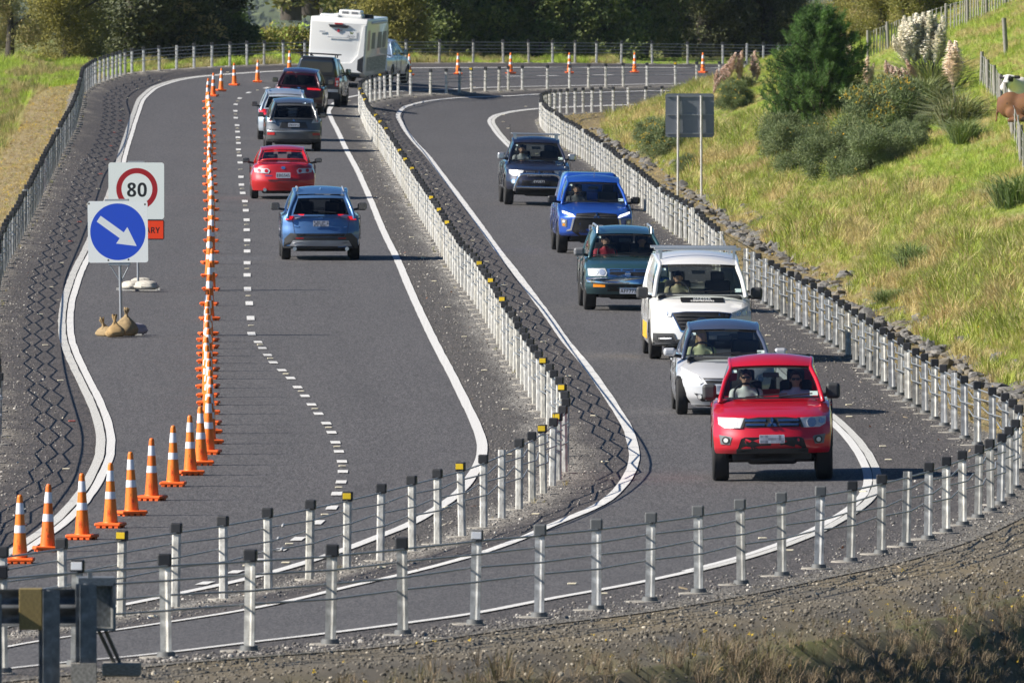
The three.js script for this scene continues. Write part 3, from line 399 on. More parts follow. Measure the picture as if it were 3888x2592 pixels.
// ---------------------------------------------------------------- vehicles
const M = {
  glass: new THREE.MeshPhysicalMaterial({ color: lin(0.88, 0.94, 0.92), roughness: 0.02, transmission: 1, thickness: 0, ior: 1.5, side: THREE.DoubleSide }),
  dark: new THREE.MeshPhysicalMaterial({ color: lin(0.13, 0.14, 0.15), roughness: 0.03, transmission: 1, thickness: 0, ior: 1.5, side: THREE.DoubleSide }),
  mid: new THREE.MeshPhysicalMaterial({ color: lin(0.42, 0.46, 0.46), roughness: 0.02, transmission: 1, thickness: 0, ior: 1.5, side: THREE.DoubleSide }),
  chrome: std([0.82, 0.83, 0.86], 0.14, 1), satin: std([0.55, 0.56, 0.58], 0.32, 0.75), black: std([0.018, 0.018, 0.02], 0.45), rubber: std([0.02, 0.02, 0.021], 0.85), plastic: std([0.045, 0.047, 0.05], 0.6), grey: std([0.17, 0.175, 0.185], 0.5, 0.1), cabin: std([0.045, 0.045, 0.05], 0.85), seat: std([0.03, 0.03, 0.035], 0.9),
  lens: new THREE.MeshPhysicalMaterial({ color: lin(0.62, 0.63, 0.63), roughness: 0.22, metalness: 0.15, clearcoat: 1, clearcoatRoughness: 0.03, side: THREE.DoubleSide }),
  mirror: std([0.3, 0.31, 0.32], 0.06, 1), bulb: std([0.75, 0.76, 0.77], 0.22, 0.75), red: new THREE.MeshPhysicalMaterial({ color: lin(0.42, 0.012, 0.015), roughness: 0.2, clearcoat: 1, side: THREE.DoubleSide }), redLit: new THREE.MeshPhysicalMaterial({ color: lin(0.6, 0.02, 0.02), roughness: 0.2, clearcoat: 1, emissive: lin(0.75, 0.01, 0.02), emissiveIntensity: 0.6, side: THREE.DoubleSide }),
  amber: std([0.7, 0.24, 0.01], 0.3), drl: std([0.9, 0.9, 0.9], 0.2, 0, { emissive: lin(1, 1, 1), emissiveIntensity: 0.9 }), white: std([0.74, 0.76, 0.8], 0.5), rim: std([0.42, 0.43, 0.45], 0.35, 0.7), silver: std([0.40, 0.42, 0.45], 0.4, 0.5), sticker: std([0.72, 0.8, 0.78], 0.6),
};
function interp(pts, v) { if (v <= pts[0][0]) return pts[0][1]; for (let i = 1; i < pts.length; i++) if (v <= pts[i][0]) { const t = (v - pts[i - 1][0]) / (pts[i][0] - pts[i - 1][0]); return lerp(pts[i - 1][1], pts[i][1], t * t * (3 - 2 * t) * 0.5 + t * 0.5); } return pts[pts.length - 1][1]; }
const csg = new Evaluator(); csg.attributes = ['position', 'normal']; csg.useGroups = false;
function smooth(g, angle = 0.7) { g.deleteAttribute('uv'); g.deleteAttribute('normal'); return toCreasedNormals(mergeVertices(g, 1e-4), angle); }
function withUV(g) { if (!g.attributes.uv) g.setAttribute('uv', new THREE.Float32BufferAttribute(new Float32Array(g.attributes.position.count * 2), 2)); return g; }
function gridGeo(nu, nv, fn) { const p = [], ix = []; for (let i = 0; i <= nu; i++) for (let j = 0; j <= nv; j++) p.push(...fn(i / nu, j / nv)); for (let i = 0; i < nu; i++) for (let j = 0; j < nv; j++) { const a = i * (nv + 1) + j, b = a + 1, c = a + nv + 1, d = c + 1; ix.push(a, b, c, b, d, c); } const g = new THREE.BufferGeometry(); g.setAttribute('position', new THREE.Float32BufferAttribute(p, 3)); g.setAttribute('uv', new THREE.Float32BufferAttribute(new Float32Array(p.length / 3 * 2), 2)); g.setIndex(ix); g.computeVertexNormals(); return g; }
function bodyShell(s) {
  const A = [-1, -0.985, -0.95, -0.88, -0.86, -0.7, -0.45, -0.2, 0, 0.2, 0.45, 0.7, 0.86, 0.88, 0.95, 0.985, 1], nb = 16, nc = 44, B = [], C = [];
  for (let i = 0; i <= nb; i++) B.push(i / nb); for (let i = 0; i <= nc; i++) { const t = i / nc; C.push(0.5 - 0.5 * Math.cos(Math.PI * t) * (0.72 + 0.28 * Math.abs(Math.cos(Math.PI * t)))); }
  const map = (a, b, c) => {
    const zn = lerp(s.zr, s.zf, c), yt = interp(s.top, zn), yb = interp(s.bot, zn); let y = lerp(yb, yt, b);
    const w = s.hw * interp(s.sideP, y) * interp(s.plan || [[s.zr, 0.96], [s.zr + 0.5, 1], [s.zf - 0.7, 1], [s.zf, 0.97]], zn);
    const z = lerp(s.zr + interp(s.setR, y) + s.cornR * Math.pow(Math.abs(a), s.powR || 4), s.zf - interp(s.setF, y) - s.cornF * Math.pow(Math.abs(a), s.powF || 4), c);
    if (b > 0.5) y -= Math.pow((b - 0.5) * 2, 2) * (s.round || 0.05) * Math.pow(Math.abs(a), 6);
    if (b === 1 && Math.abs(a) < 0.87 && zn < s.cab[0] && zn > s.cab[1]) y -= s.sink || 0.22;
    if (b === 1 && s.bed && Math.abs(a) < 0.87 && zn < s.bed[0] && zn > s.bed[1]) y -= 0.42;
    return [a * w, y, z];
  };
  const gs = [], face = (U, V, f, flip) => { const p = [], ix = []; for (const u of U) for (const v of V) p.push(...f(u, v)); for (let i = 0; i < U.length - 1; i++) for (let j = 0; j < V.length - 1; j++) { const a = i * V.length + j, b = a + 1, c = a + V.length, d = c + 1; flip ? ix.push(a, c, b, b, c, d) : ix.push(a, b, c, b, d, c); } const g = new THREE.BufferGeometry(); g.setAttribute('position', new THREE.Float32BufferAttribute(p, 3)); g.setIndex(ix); gs.push(g.toNonIndexed()); };
  face(A, B, (a, b) => map(a, b, 1), true); face(A, B, (a, b) => map(a, b, 0), false);
  face(A, C, (a, c) => map(a, 1, c), false); face(A, C, (a, c) => map(a, 0, c), true);
  face(B, C, (b, c) => map(1, b, c), true); face(B, C, (b, c) => map(-1, b, c), false);
  return smooth(mergeGeometries(gs), 0.62);
}
const surfF = (s) => (x, y) => s.zf - interp(s.setF, y) - s.cornF * Math.pow(Math.min(1, Math.abs(x) / (s.hw * interp(s.sideP, y) * 0.97)), s.powF || 4);
const surfR = (s) => (x, y) => s.zr + interp(s.setR, y) + s.cornR * Math.pow(Math.min(1, Math.abs(x) / (s.hw * interp(s.sideP, y) * 0.97)), s.powR || 4);
function draped(poly, surf, dir, off, thick) {          // a raised panel with a polygon outline that follows the nose or the tail
  const out = []; poly.forEach((p, i) => { const q = poly[(i + 1) % poly.length], n = Math.max(1, Math.ceil(Math.hypot(q[0] - p[0], q[1] - p[1]) / 0.06)); for (let k = 0; k < n; k++) out.push([lerp(p[0], q[0], k / n), lerp(p[1], q[1], k / n)]); });
  const tri = THREE.ShapeUtils.triangulateShape(out.map(([x, y]) => new THREE.Vector2(x, y)), []);
  let T3 = tri.map((t) => t.map((i) => out[i]));
  for (let pass = 0; pass < 3; pass++) { const nx = []; for (const [a, b, c] of T3) { const L = [[a, b], [b, c], [c, a]].map(([p, q]) => Math.hypot(p[0] - q[0], p[1] - q[1])), k = L.indexOf(Math.max(...L)); if (L[k] < 0.14) { nx.push([a, b, c]); continue; } const v = [a, b, c], P = v[k], Q = v[(k + 1) % 3], R2 = v[(k + 2) % 3], m = [(P[0] + Q[0]) / 2, (P[1] + Q[1]) / 2]; nx.push([P, m, R2], [m, Q, R2]); } T3 = nx; }
  const pos = [], P = (q, d) => [q[0], q[1], surf(q[0], q[1]) + dir * d];
  for (const t of T3) for (const q of t) pos.push(...P(q, off + thick));
  out.forEach((p, i) => { const q = out[(i + 1) % out.length], a = P(p, off + thick), b = P(q, off + thick), c = P(p, -0.03), d = P(q, -0.03); pos.push(...a, ...c, ...b, ...b, ...c, ...d); });
  const g = new THREE.BufferGeometry(); g.setAttribute('position', new THREE.Float32BufferAttribute(pos, 3)); return withUV(toCreasedNormals(mergeVertices(g, 1e-5), 0.5));
}
const wheelCache = {};
function wheelParts(r, w) { const k = r + '/' + w; if (!wheelCache[k]) { const h = w / 2, V = (l) => l.map(([a, b]) => new THREE.Vector2(a, b)); const ty = new THREE.LatheGeometry(V([[r * 0.62, -h * 0.8], [r * 0.66, -h], [r * 0.88, -h], [r * 0.97, -h * 0.86], [r, -h * 0.6], [r * 0.985, -h * 0.3], [r, -h * 0.25], [r, h * 0.25], [r * 0.985, h * 0.3], [r, h * 0.6], [r * 0.97, h * 0.86], [r * 0.88, h], [r * 0.66, h], [r * 0.62, h * 0.8], [r * 0.62, -h * 0.8]]), 28).rotateZ(Math.PI / 2); const rg = [new THREE.CylinderGeometry(r * 0.62, r * 0.62, w * 0.7, 24).rotateZ(Math.PI / 2).toNonIndexed()]; for (let i = 0; i < 5; i++) rg.push(new THREE.BoxGeometry(0.02, r * 0.56, 0.07).translate(0, r * 0.31, 0).rotateX(i * Math.PI * 0.4).translate(h * 0.78, 0, 0).toNonIndexed(), new THREE.BoxGeometry(0.02, r * 0.56, 0.07).translate(0, r * 0.31, 0).rotateX(i * Math.PI * 0.4).translate(-h * 0.78, 0, 0).toNonIndexed()); wheelCache[k] = [ty, mergeGeometries(rg)]; } return wheelCache[k]; }
const headrest = new RoundedBoxGeometry(0.26, 0.2, 0.1, 2, 0.04), seatBack = new RoundedBoxGeometry(0.48, 0.6, 0.14, 2, 0.05), steer = new THREE.TorusGeometry(0.185, 0.016, 6, 24);
const plateTex = {};
function plateMat(text, darkP) { const k = text + darkP; return plateTex[k] ??= std([0.9, 0.9, 0.95], 0.45, 0, { map: ctex(256, 90, (g) => { g.fillStyle = darkP ? '#15171b' : '#d6d9de'; g.fillRect(0, 0, 256, 90); g.fillStyle = darkP ? '#e6e6e6' : '#17191f'; if (text[0] === '#') { for (let i = 0; i < 9; i++) for (let j = 0; j < 3; j++) { { const q = rr(110, 185) | 0; g.fillStyle = `rgb(${q},${q + 5},${q + 16})`; } g.fillRect(8 + i * 27, 4 + j * 28, 28, 29); } } else { g.font = 'bold 72px sans-serif'; g.textAlign = 'center'; g.textBaseline = 'middle'; g.fillText(text, 128, 49, 236); } }) }); }
function addPlate(root, surf, dir, x0, x1, y0, y1, text, darkP) { const w = x1 - x0, h = y1 - y0, xm = (x0 + x1) / 2, ym = (y0 + y1) / 2, g = roundedPlate(w, h, 0.012, 0.012); if (dir < 0) g.rotateY(Math.PI); const p = part('number_plate', g, [plateMat(text, darkP), M.white], root); p.position.set(xm, ym, surf(xm, ym) + dir * 0.035); return p; }
const circle = (x, y, r, n = 14) => Array.from({ length: n }, (_, i) => [x + r * Math.cos(i / n * 2 * Math.PI), y + r * Math.sin(i / n * 2 * Math.PI)]);
const rect = (x0, x1, y0, y1) => [[x0, y0], [x1, y0], [x1, y1], [x0, y1]];
const flipX = (poly) => poly.map(([x, y]) => [-x, y]).reverse();

function makeVehicle(name, label, category, s, group) {
  const root = thing(name, label, category, group);
  let g = bodyShell(s);
  const brush = new Brush(g); brush.updateMatrixWorld(); let cur = brush;
  for (const za of s.axles) { const cg = smooth(new THREE.CylinderGeometry(s.wr + 0.055, s.wr + 0.055, 3, 28).rotateZ(Math.PI / 2)); const c = new Brush(cg); c.position.set(0, s.wr, za); c.updateMatrixWorld(); cur = csg.evaluate(cur, c, SUBTRACTION); }
  const body = part('body', withUV(cur.geometry), s.paint, root);
  part('underbody', mergeGeometries([new RoundedBoxGeometry(s.hw * 2 - 0.62, s.wr * 1.2, s.zf - s.zr - 1.0, 1, 0.05).translate(0, s.wr * 1.08 + (s.lift || 0), (s.zf + s.zr) / 2), new RoundedBoxGeometry(0.75, 0.24, 1.6, 2, 0.07).translate(0, s.wr * 0.85 + (s.lift || 0) * 0.4, s.zf - 1.3), new RoundedBoxGeometry(0.5, 0.22, 1.2, 2, 0.07).translate(0.25, s.wr * 0.85 + (s.lift || 0) * 0.4, s.zr + 1.2)]), M.black, root);
  const [ty, rm] = wheelParts(s.wr, s.ww || 0.24);
  for (const za of s.axles) for (const k of [-1, 1]) { const w = new THREE.Group(); w.name = 'wheel'; w.position.set(k * (s.hw - (s.ww || 0.24) / 2 - (s.wheelIn ?? 0.015)), s.wr, za); root.add(w); part('tyre', ty, M.rubber, w); part('rim', rm, M.rim, w); }
  for (const za of s.axles) part('axle', rod(V3(-s.hw + 0.15, s.wr * 0.85, za), V3(s.hw - 0.15, s.wr * 0.85, za), 0.06), M.black, root);
  // greenhouse
  const h = s.gh, [wA, yA, zA] = h.a, [wR, yR, zR] = h.rf, [wQ, yQ, zQ] = h.rr, [wC, yC, zC] = h.c, bow = h.bow ?? 0.14, crown = h.crown ?? 0.055;
  const ws = (t, q) => { const sx = q * 2 - 1; return [lerp(wA, wR, t) * sx, lerp(yA, yR, t) + 0.02 * Math.sin(Math.PI * t) + 0.022 * t * (1 - sx * sx), lerp(zA, zR, t) + bow * (1 - sx * sx) * (1 - 0.35 * t) + 0.03 * Math.sin(Math.PI * t)]; };
  const rf = (t, q) => { const sx = q * 2 - 1; return [lerp(wR, wQ, t) * sx, lerp(yR, yQ, t) + lerp(0.022, crown, Math.sqrt(Math.sin(Math.PI * t))) * (1 - sx * sx) + (h.arch ?? 0.05) * Math.pow(Math.sin(Math.PI * t), 0.8) + (h.tube ?? 0.036) * 0.72, lerp(zR + bow * 0.65 * (1 - sx * sx), zQ - (h.bowR ?? 0.05) * (1 - sx * sx), t)]; };
  const rw = (t, q) => { const sx = q * 2 - 1; return [lerp(wQ, wC, t) * sx, lerp(yQ, yC, t) + 0.022 * (1 - t) * (1 - sx * sx), lerp(zQ, zC, t) - (h.bowR ?? 0.05) * (1 - sx * sx) - (h.bulge ?? 0.03) * Math.sin(Math.PI * t)]; };
  const rail = (k) => { const pts = [[wA + 0.01, yA - 0.05, zA + 0.02], [wA, yA, zA], [lerp(wA, wR, 0.5) + 0.01, lerp(yA, yR, 0.5) + 0.02, lerp(zA, zR, 0.5) + 0.03], [wR, yR, zR], ...[0.25, 0.5, 0.75].map((t) => [lerp(wR, wQ, t) + 0.006, lerp(yR, yQ, t) + (h.arch ?? 0.05) * Math.sin(Math.PI * t), lerp(zR, zQ, t)]), [wQ, yQ, zQ], [lerp(wQ, wC, 0.5) + 0.01, lerp(yQ, yC, 0.5), lerp(zQ, zC, 0.5) - (h.bulge ?? 0.03)], [wC, yC, zC], [wC + 0.01, yC - 0.06, zC]].map(([x, y, z]) => V3(k * x, y, z)); return new THREE.TubeGeometry(new THREE.CatmullRomCurve3(pts, false, 'centripetal'), 60, h.tube ?? 0.036, 8); };
  const roof = part('roof', mergeGeometries([gridGeo(14, 12, rf), rail(1), rail(-1), ...(s.extraRoof || [])]), s.roofPaint || s.paint, root);
  const sub = (f, t0, t1, q0, q1, n = 8) => gridGeo(n, 10, (t, q) => f(lerp(t0, t1, t), lerp(q0, q1, q)));
  const wsF = part('windscreen', sub(ws, 0.0, 0.985, 0.015, 0.985, 10), s.wsGlass || M.glass, root);
  part('windscreen_frame', mergeGeometries([sub(ws, 0.0, 0.05, 0, 1, 2), sub(ws, 0.955, 1.0, 0, 1, 2), sub(ws, 0.05, 0.955, 0, 0.03, 6), sub(ws, 0.05, 0.955, 0.97, 1, 6)].map((q) => q.translate(0, 0.003, -0.006))), M.black, wsF);
  for (const [x, len, tilt] of [[-0.1, 0.62, 0.05], [0.48, 0.5, 0.05]]) { const p0 = ws(0.05, 0.5 + x * 0.5); const w = part('wiper', rod(V3(p0[0] - len / 2, p0[1] + 0.005, p0[2] + 0.05), V3(p0[0] + len / 2, p0[1] + tilt, p0[2] + 0.055), 0.011, 6), M.black, wsF); }
  if (s.reg) { const q = ws(0.14, 0.93), st = part('sticker', new THREE.BoxGeometry(0.12, 0.1, 0.004), M.sticker, wsF); st.position.set(q[0], q[1], q[2] - 0.03); st.rotation.set(-0.9, 0, 0); const q2 = ws(0.88, 0.06), s2 = part('sticker', new THREE.BoxGeometry(0.07, 0.06, 0.004), M.sticker, wsF); s2.position.set(q2[0], q2[1], q2[2] - 0.03); s2.rotation.set(-0.9, 0, 0); }
  const [rt0, rt1, rq] = h.rearGlass || [0.08, 0.9, 0.1];
  const rg = part('rear_window', sub(rw, rt0, rt1, rq, 1 - rq), s.rearMat || M.dark, root);
  part('rear_pillars', mergeGeometries([sub(rw, 0, 1, 0, rq, 6), sub(rw, 0, 1, 1 - rq, 1, 6), sub(rw, 0, rt0, rq, 1 - rq, 2), ...(rt1 < 0.99 ? [sub(rw, rt1, 1, rq, 1 - rq, 6)] : [])]), s.paint, root);
  const sideF = (k) => (t, q) => { const zt = lerp(zR, zQ, q), zb = lerp(zA, zC, q), xb = lerp(wA, wC, q), xt = lerp(wR, wQ, q), ar = (h.arch ?? 0.05) * Math.sin(Math.PI * q); return [k * (lerp(xb, xt, t) + 0.035 * Math.sin(Math.PI * t)), lerp(lerp(yA, yC, q) - 0.03, lerp(yR, yQ, q) + ar, t), lerp(zb, zt, t)]; };
  const wins = h.side || [[0.03, 0.42], [0.47, 0.86]];
  for (const k of [-1, 1]) {
    wins.forEach(([a, b], i) => part('side_window', sub(sideF(k), 0.04, 0.97, a, b, 6), i ? (s.rearMat || M.dark) : M.mid, root));
    const edges = [0, ...wins.flat(), 1]; const gs = []; for (let i = 0; i < edges.length; i += 2) gs.push(sub(sideF(k), 0, 1, edges[i], edges[i + 1], 4));
    part('door_pillars', mergeGeometries(gs), s.pillarMat || s.paint, root);
  }
  // inside
  const fl = h.a[1] - 0.25; const cab = part('interior', new RoundedBoxGeometry((wA - 0.05) * 2, 0.1, s.cab[0] - s.cab[1] - 0.1, 1, 0.02).translate(0, yA - (s.sink || 0.22) - 0.035, (s.cab[0] + s.cab[1]) / 2), M.cabin, root);
  part('dashboard', new RoundedBoxGeometry((wA - 0.06) * 2, 0.17, 0.42, 2, 0.06).translate(0, yA - 0.10, zA - 0.25), M.cabin, cab);
  const zs = s.seatZ ?? zR - 0.42;
  for (const k of [-0.37, 0.37]) { const st = part('seat', seatBack, M.seat, cab); st.position.set(k, yA - 0.06, zs - 0.16); st.rotation.x = -0.2; const hr = part('headrest', headrest, M.seat, cab); hr.position.set(k, yA + 0.30, zs - 0.23); }
  for (const k of [-0.3, 0.3]) if (s.backSeat !== false) { const hr = part('headrest', headrest, M.seat, cab); hr.position.set(k, yA + 0.12, zs - 1.05); }
  const stw = part('steering_wheel', steer, M.black, cab); stw.position.set(-0.37, yA + 0.04, zs + 0.42); stw.rotation.x = -0.42;
  const im = part('rear_view_mirror', new RoundedBoxGeometry(0.24, 0.07, 0.03, 1, 0.012), M.black, cab); im.position.set(0, yR - 0.10, zR - 0.02);
  // mirrors
  const mo = s.mirror || {};
  for (const k of [-1, 1]) { const mg = new RoundedBoxGeometry(mo.w || 0.2, mo.h || 0.19, 0.13, 3, 0.055); const m = part('wing_mirror', mg, mo.mat || M.plastic, root); m.position.set(k * (s.hw + (mo.out ?? 0.06)), yA + (mo.dy ?? 0.07), zA - 0.32); part('mirror_arm', rod(V3(-k * 0.22, -0.08, 0.0), V3(-k * 0.05, -0.05, 0), 0.03), M.black, m); const gl = part('mirror_glass', new RoundedBoxGeometry((mo.w || 0.2) - 0.04, (mo.h || 0.19) - 0.04, 0.01, 1, 0.004), M.mirror, m); gl.position.set(0, 0, -0.066); }
  for (const k of [-1, 1]) for (const q of [0.4, 0.82]) { const hd = part('door_handle', new RoundedBoxGeometry(0.03, 0.035, 0.18, 1, 0.012), s.handleMat || s.paint, root); hd.position.set(k * (s.hw * 0.985), yA - 0.12, lerp(zA, zC, q)); }
  for (const k of [-1, 1]) for (const q of [0.03, 0.45, 0.86]) { const z = lerp(zA, zC, q); if (z > s.zr + 0.25) { const dl = part('door_seam', new THREE.BoxGeometry(0.012, yA - 0.52, 0.012), M.black, root); dl.position.set(k * (s.hw * 0.992), 0.5 + (yA - 0.52) / 2 - 0.02, z); } }
  // faces
  for (const [list, surf, dir] of [[s.front || [], surfF(s), 1], [s.rear || [], surfR(s), -1]]) for (const f of list) { const polys = f.m ? [f.p, flipX(f.p)] : [f.p]; for (const p of polys) { const m = part(f.n, draped(p, surf, dir, f.o || 0, f.t ?? 0.012), f.mat, root); if (f.in) for (const [x, y, r, mt] of f.in) { const fx = polys.indexOf(p) ? -x : x; part('lamp_reflector', draped(circle(fx, y, r), surf, dir, (f.o || 0) + (f.t ?? 0.012), 0.008), mt || M.bulb, m); } } }
  if (s.plateF) addPlate(root, surfF(s), 1, ...s.plateF);
  if (s.plateR) addPlate(root, surfR(s), -1, ...s.plateR);
  root.userData.hull = s; return root;
}
// shared hulls
const sideSUV = [[0.2, 0.93], [0.4, 0.985], [0.7, 1], [0.95, 0.99], [1.15, 0.95]], flat0 = [[0, 0], [2, 0]];
function uteHull(o) {
  const hw = o.hw || 0.905, zf = 2.55, zr = -2.6;
  return { hw, zf, zr, wr: 0.385, ww: 0.25, axles: [1.62, -1.4], lift: 0.1,
    top: [[zr, 1.12], [zr + 0.05, 1.14], [-1.05, 1.14], [-0.95, 1.2], [1.15, 1.2], [1.3, 1.185], [1.9, 1.11], [2.25, 1.04], [2.45, 0.985], [zf, 0.93]], bot: [[zr, 0.55], [-1.9, 0.46], [1.0, 0.4], [2.0, 0.40], [zf, 0.42]],
    sideP: [[0.3, 0.93], [0.5, 0.985], [0.72, 1], [0.95, 0.985], [1.2, 0.94]], plan: [[zr, 0.98], [-1.6, 1], [0.3, 0.975], [1.5, 1], [2.0, 0.99], [zf, 0.96]],
    setF: [[0.35, 0.16], [0.5, 0.02], [0.62, 0], [0.8, 0.05], [0.95, 0.12], [1.1, 0.2]], setR: flat0, cornF: 0.42, powF: 3.4, cornR: 0.05, round: 0.06, cab: [1.05, -0.92], bed: [-1.1, zr + 0.1], seatZ: 0.16,
    gh: { a: [0.755, 1.19, 1.22], rf: [0.595, 1.62, 0.52], rr: [0.6, 1.63, -0.78], c: [0.74, 1.17, -0.98], bow: 0.16, crown: 0.06, arch: 0.115, rearGlass: [0.14, 0.8, 0.12], side: [[0.05, 0.47], [0.52, 0.93]] }, rearMat: M.mid, reg: true, mirror: { w: 0.21, h: 0.235, out: 0.01, dy: 0.1 }, ...o };
}
const three = (x, y, r) => [0, 1, 2].map((k) => { const a = Math.PI / 2 + k * 2 * Math.PI / 3, d = [Math.cos(a), Math.sin(a)], n = [-d[1], d[0]]; return [[x, y], [x + d[0] * r * 0.5 + n[0] * r * 0.29, y + d[1] * r * 0.5 + n[1] * r * 0.29], [x + d[0] * r, y + d[1] * r], [x + d[0] * r * 0.5 - n[0] * r * 0.29, y + d[1] * r * 0.5 - n[1] * r * 0.29]].reverse(); });
const emblem3 = (x, y, r) => three(x, y, r).map((p) => ({ n: 'badge', mat: M.chrome, p, o: 0.03, t: 0.012 }));
const red = paint([0.56, 0.006, 0.022]), navy = paint([0.012, 0.016, 0.038]), royal = paint([0.016, 0.085, 0.44], { metalness: 0.3 }), teal = paint([0.03, 0.085, 0.10], { metalness: 0.35 }), whiteP = paint([0.80, 0.80, 0.78], { metalness: 0, roughness: 0.45 }), silverP = paint([0.58, 0.59, 0.61], { metalness: 0.25, roughness: 0.36 }), skyP = paint([0.075, 0.17, 0.36], { metalness: 0.4 }), cherry = paint([0.50, 0.01, 0.012]), slate = paint([0.115, 0.12, 0.125], { metalness: 0.5 }), paleB = paint([0.45, 0.52, 0.6], { metalness: 0.4 }), maroon = paint([0.04, 0.003, 0.009], { metalness: 0.3 }), coal = paint([0.022, 0.024, 0.028], { metalness: 0.4 });
const uteLamp = [[-0.80, 0.955], [-0.79, 0.85], [-0.70, 0.80], [-0.47, 0.80], [-0.41, 0.945]];
function redFace() { return [
  { n: 'headlight', mat: M.lens, p: uteLamp, m: 1, o: 0.0, t: 0.012, in: [[-0.585, 0.875, 0.07], [-0.735, 0.89, 0.045]] }, { n: 'headlight_surround', mat: M.black, p: [[-0.47, 0.80], [-0.43, 0.80], [-0.37, 0.945], [-0.41, 0.945]], m: 1, t: 0.014 },
  { n: 'grille', mat: M.black, p: [[-0.42, 0.93], [-0.40, 0.81], [0.40, 0.81], [0.42, 0.93], [0.2, 0.955], [-0.2, 0.955]], t: 0.006 },
  { n: 'grille_bar', mat: M.chrome, p: rect(-0.40, -0.09, 0.895, 0.925), m: 1, o: 0.006, t: 0.016 }, { n: 'grille_bar', mat: M.chrome, p: rect(-0.39, -0.11, 0.835, 0.862), m: 1, o: 0.006, t: 0.016 }, ...emblem3(0, 0.868, 0.088),
  { n: 'lower_intake', mat: M.black, p: [[-0.53, 0.43], [0.53, 0.43], [0.46, 0.64], [0.40, 0.665], [-0.40, 0.665], [-0.46, 0.64]], t: 0.004 }, { n: 'bumper_bar', mat: M.plastic, p: rect(-0.53, 0.53, 0.42, 0.495), t: 0.03 },
  { n: 'fog_lamp_surround', mat: M.grey, p: [[-0.785, 0.70], [-0.76, 0.56], [-0.63, 0.555], [-0.595, 0.66], [-0.62, 0.68]], m: 1, t: 0.006, in: [[-0.685, 0.62, 0.056, M.black], [-0.685, 0.62, 0.034, M.lens]] }]; }
const cars = {};
cars.red = makeVehicle('pickup', 'bright red double cab pickup at the front of the approaching queue', 'pickup', uteHull({ paint: red, front: redFace(), plateF: [-0.19, 0.18, 0.575, 0.70, '#red', 0], rear: [{ n: 'tail_light', mat: M.red, p: rect(-0.88, -0.74, 0.72, 1.05), m: 1 }] }));
cars.navy = makeVehicle('pickup', 'dark navy pickup with chrome bull bar, rearmost of the approaching queue', 'pickup', uteHull({ paint: navy, mirror: { w: 0.21, h: 0.2, out: 0.05, dy: 0.1, mat: M.satin }, front: [
  { n: 'headlight', mat: M.lens, p: uteLamp, m: 1, t: 0.012, in: [[-0.585, 0.875, 0.07], [-0.735, 0.89, 0.045]] }, { n: 'grille', mat: M.black, p: [[-0.40, 0.945], [-0.30, 0.76], [0.30, 0.76], [0.40, 0.945]], t: 0.006 },
  ...Array.from({ length: 7 }, (_, i) => ({ n: 'grille_bar', mat: M.satin, p: [[-0.34 + i * 0.035, 0.93], [-0.345 + i * 0.035, 0.93], [-0.31 + i * 0.035, 0.79], [-0.295 + i * 0.035, 0.79]], m: 1, o: 0.006, t: 0.012 })), ...emblem3(0, 0.86, 0.088),
  { n: 'lower_intake', mat: M.black, p: [[-0.5, 0.43], [0.5, 0.43], [0.44, 0.68], [-0.44, 0.68]], t: 0.004 }, { n: 'fog_lamp', mat: M.chrome, p: circle(-0.68, 0.64, 0.065), m: 1, t: 0.02, in: [[-0.68, 0.64, 0.045, M.lens]] }], plateF: [-0.16, 0.17, 0.60, 0.715, 'EYU671', 1] }));
{ // bull bar, roof bars, aerial
  const bar = new THREE.CatmullRomCurve3([V3(-0.66, 0.40, 2.62), V3(-0.64, 0.5, 2.66), V3(-0.55, 0.76, 2.72), V3(-0.48, 0.83, 2.73), V3(0, 0.85, 2.76), V3(0.48, 0.83, 2.73), V3(0.55, 0.76, 2.72), V3(0.64, 0.5, 2.66), V3(0.66, 0.40, 2.62)]);
  part('bull_bar', mergeGeometries([new THREE.TubeGeometry(bar, 50, 0.042, 10), rod(V3(-0.62, 0.5, 2.67), V3(0.62, 0.5, 2.67), 0.033, 10), rod(V3(-0.5, 0.5, 2.4), V3(-0.5, 0.5, 2.66), 0.03), rod(V3(0.5, 0.5, 2.4), V3(0.5, 0.5, 2.66), 0.03)].map((q) => q.toNonIndexed())), M.chrome, cars.navy);
  for (const z of [0.35, -0.5]) part('roof_bar', mergeGeometries([new RoundedBoxGeometry(1.3, 0.035, 0.09, 1, 0.014).translate(0, 1.885, z).toNonIndexed(), ...[-0.56, 0.56].map((x) => new THREE.BoxGeometry(0.05, 0.13, 0.08).translate(x, 1.81, z).toNonIndexed())]), M.satin, cars.navy);
  part('aerial', rod(V3(-0.72, 1.2, 1.25), V3(-0.75, 2.15, 1.1), 0.005, 5), M.black, cars.navy);
}
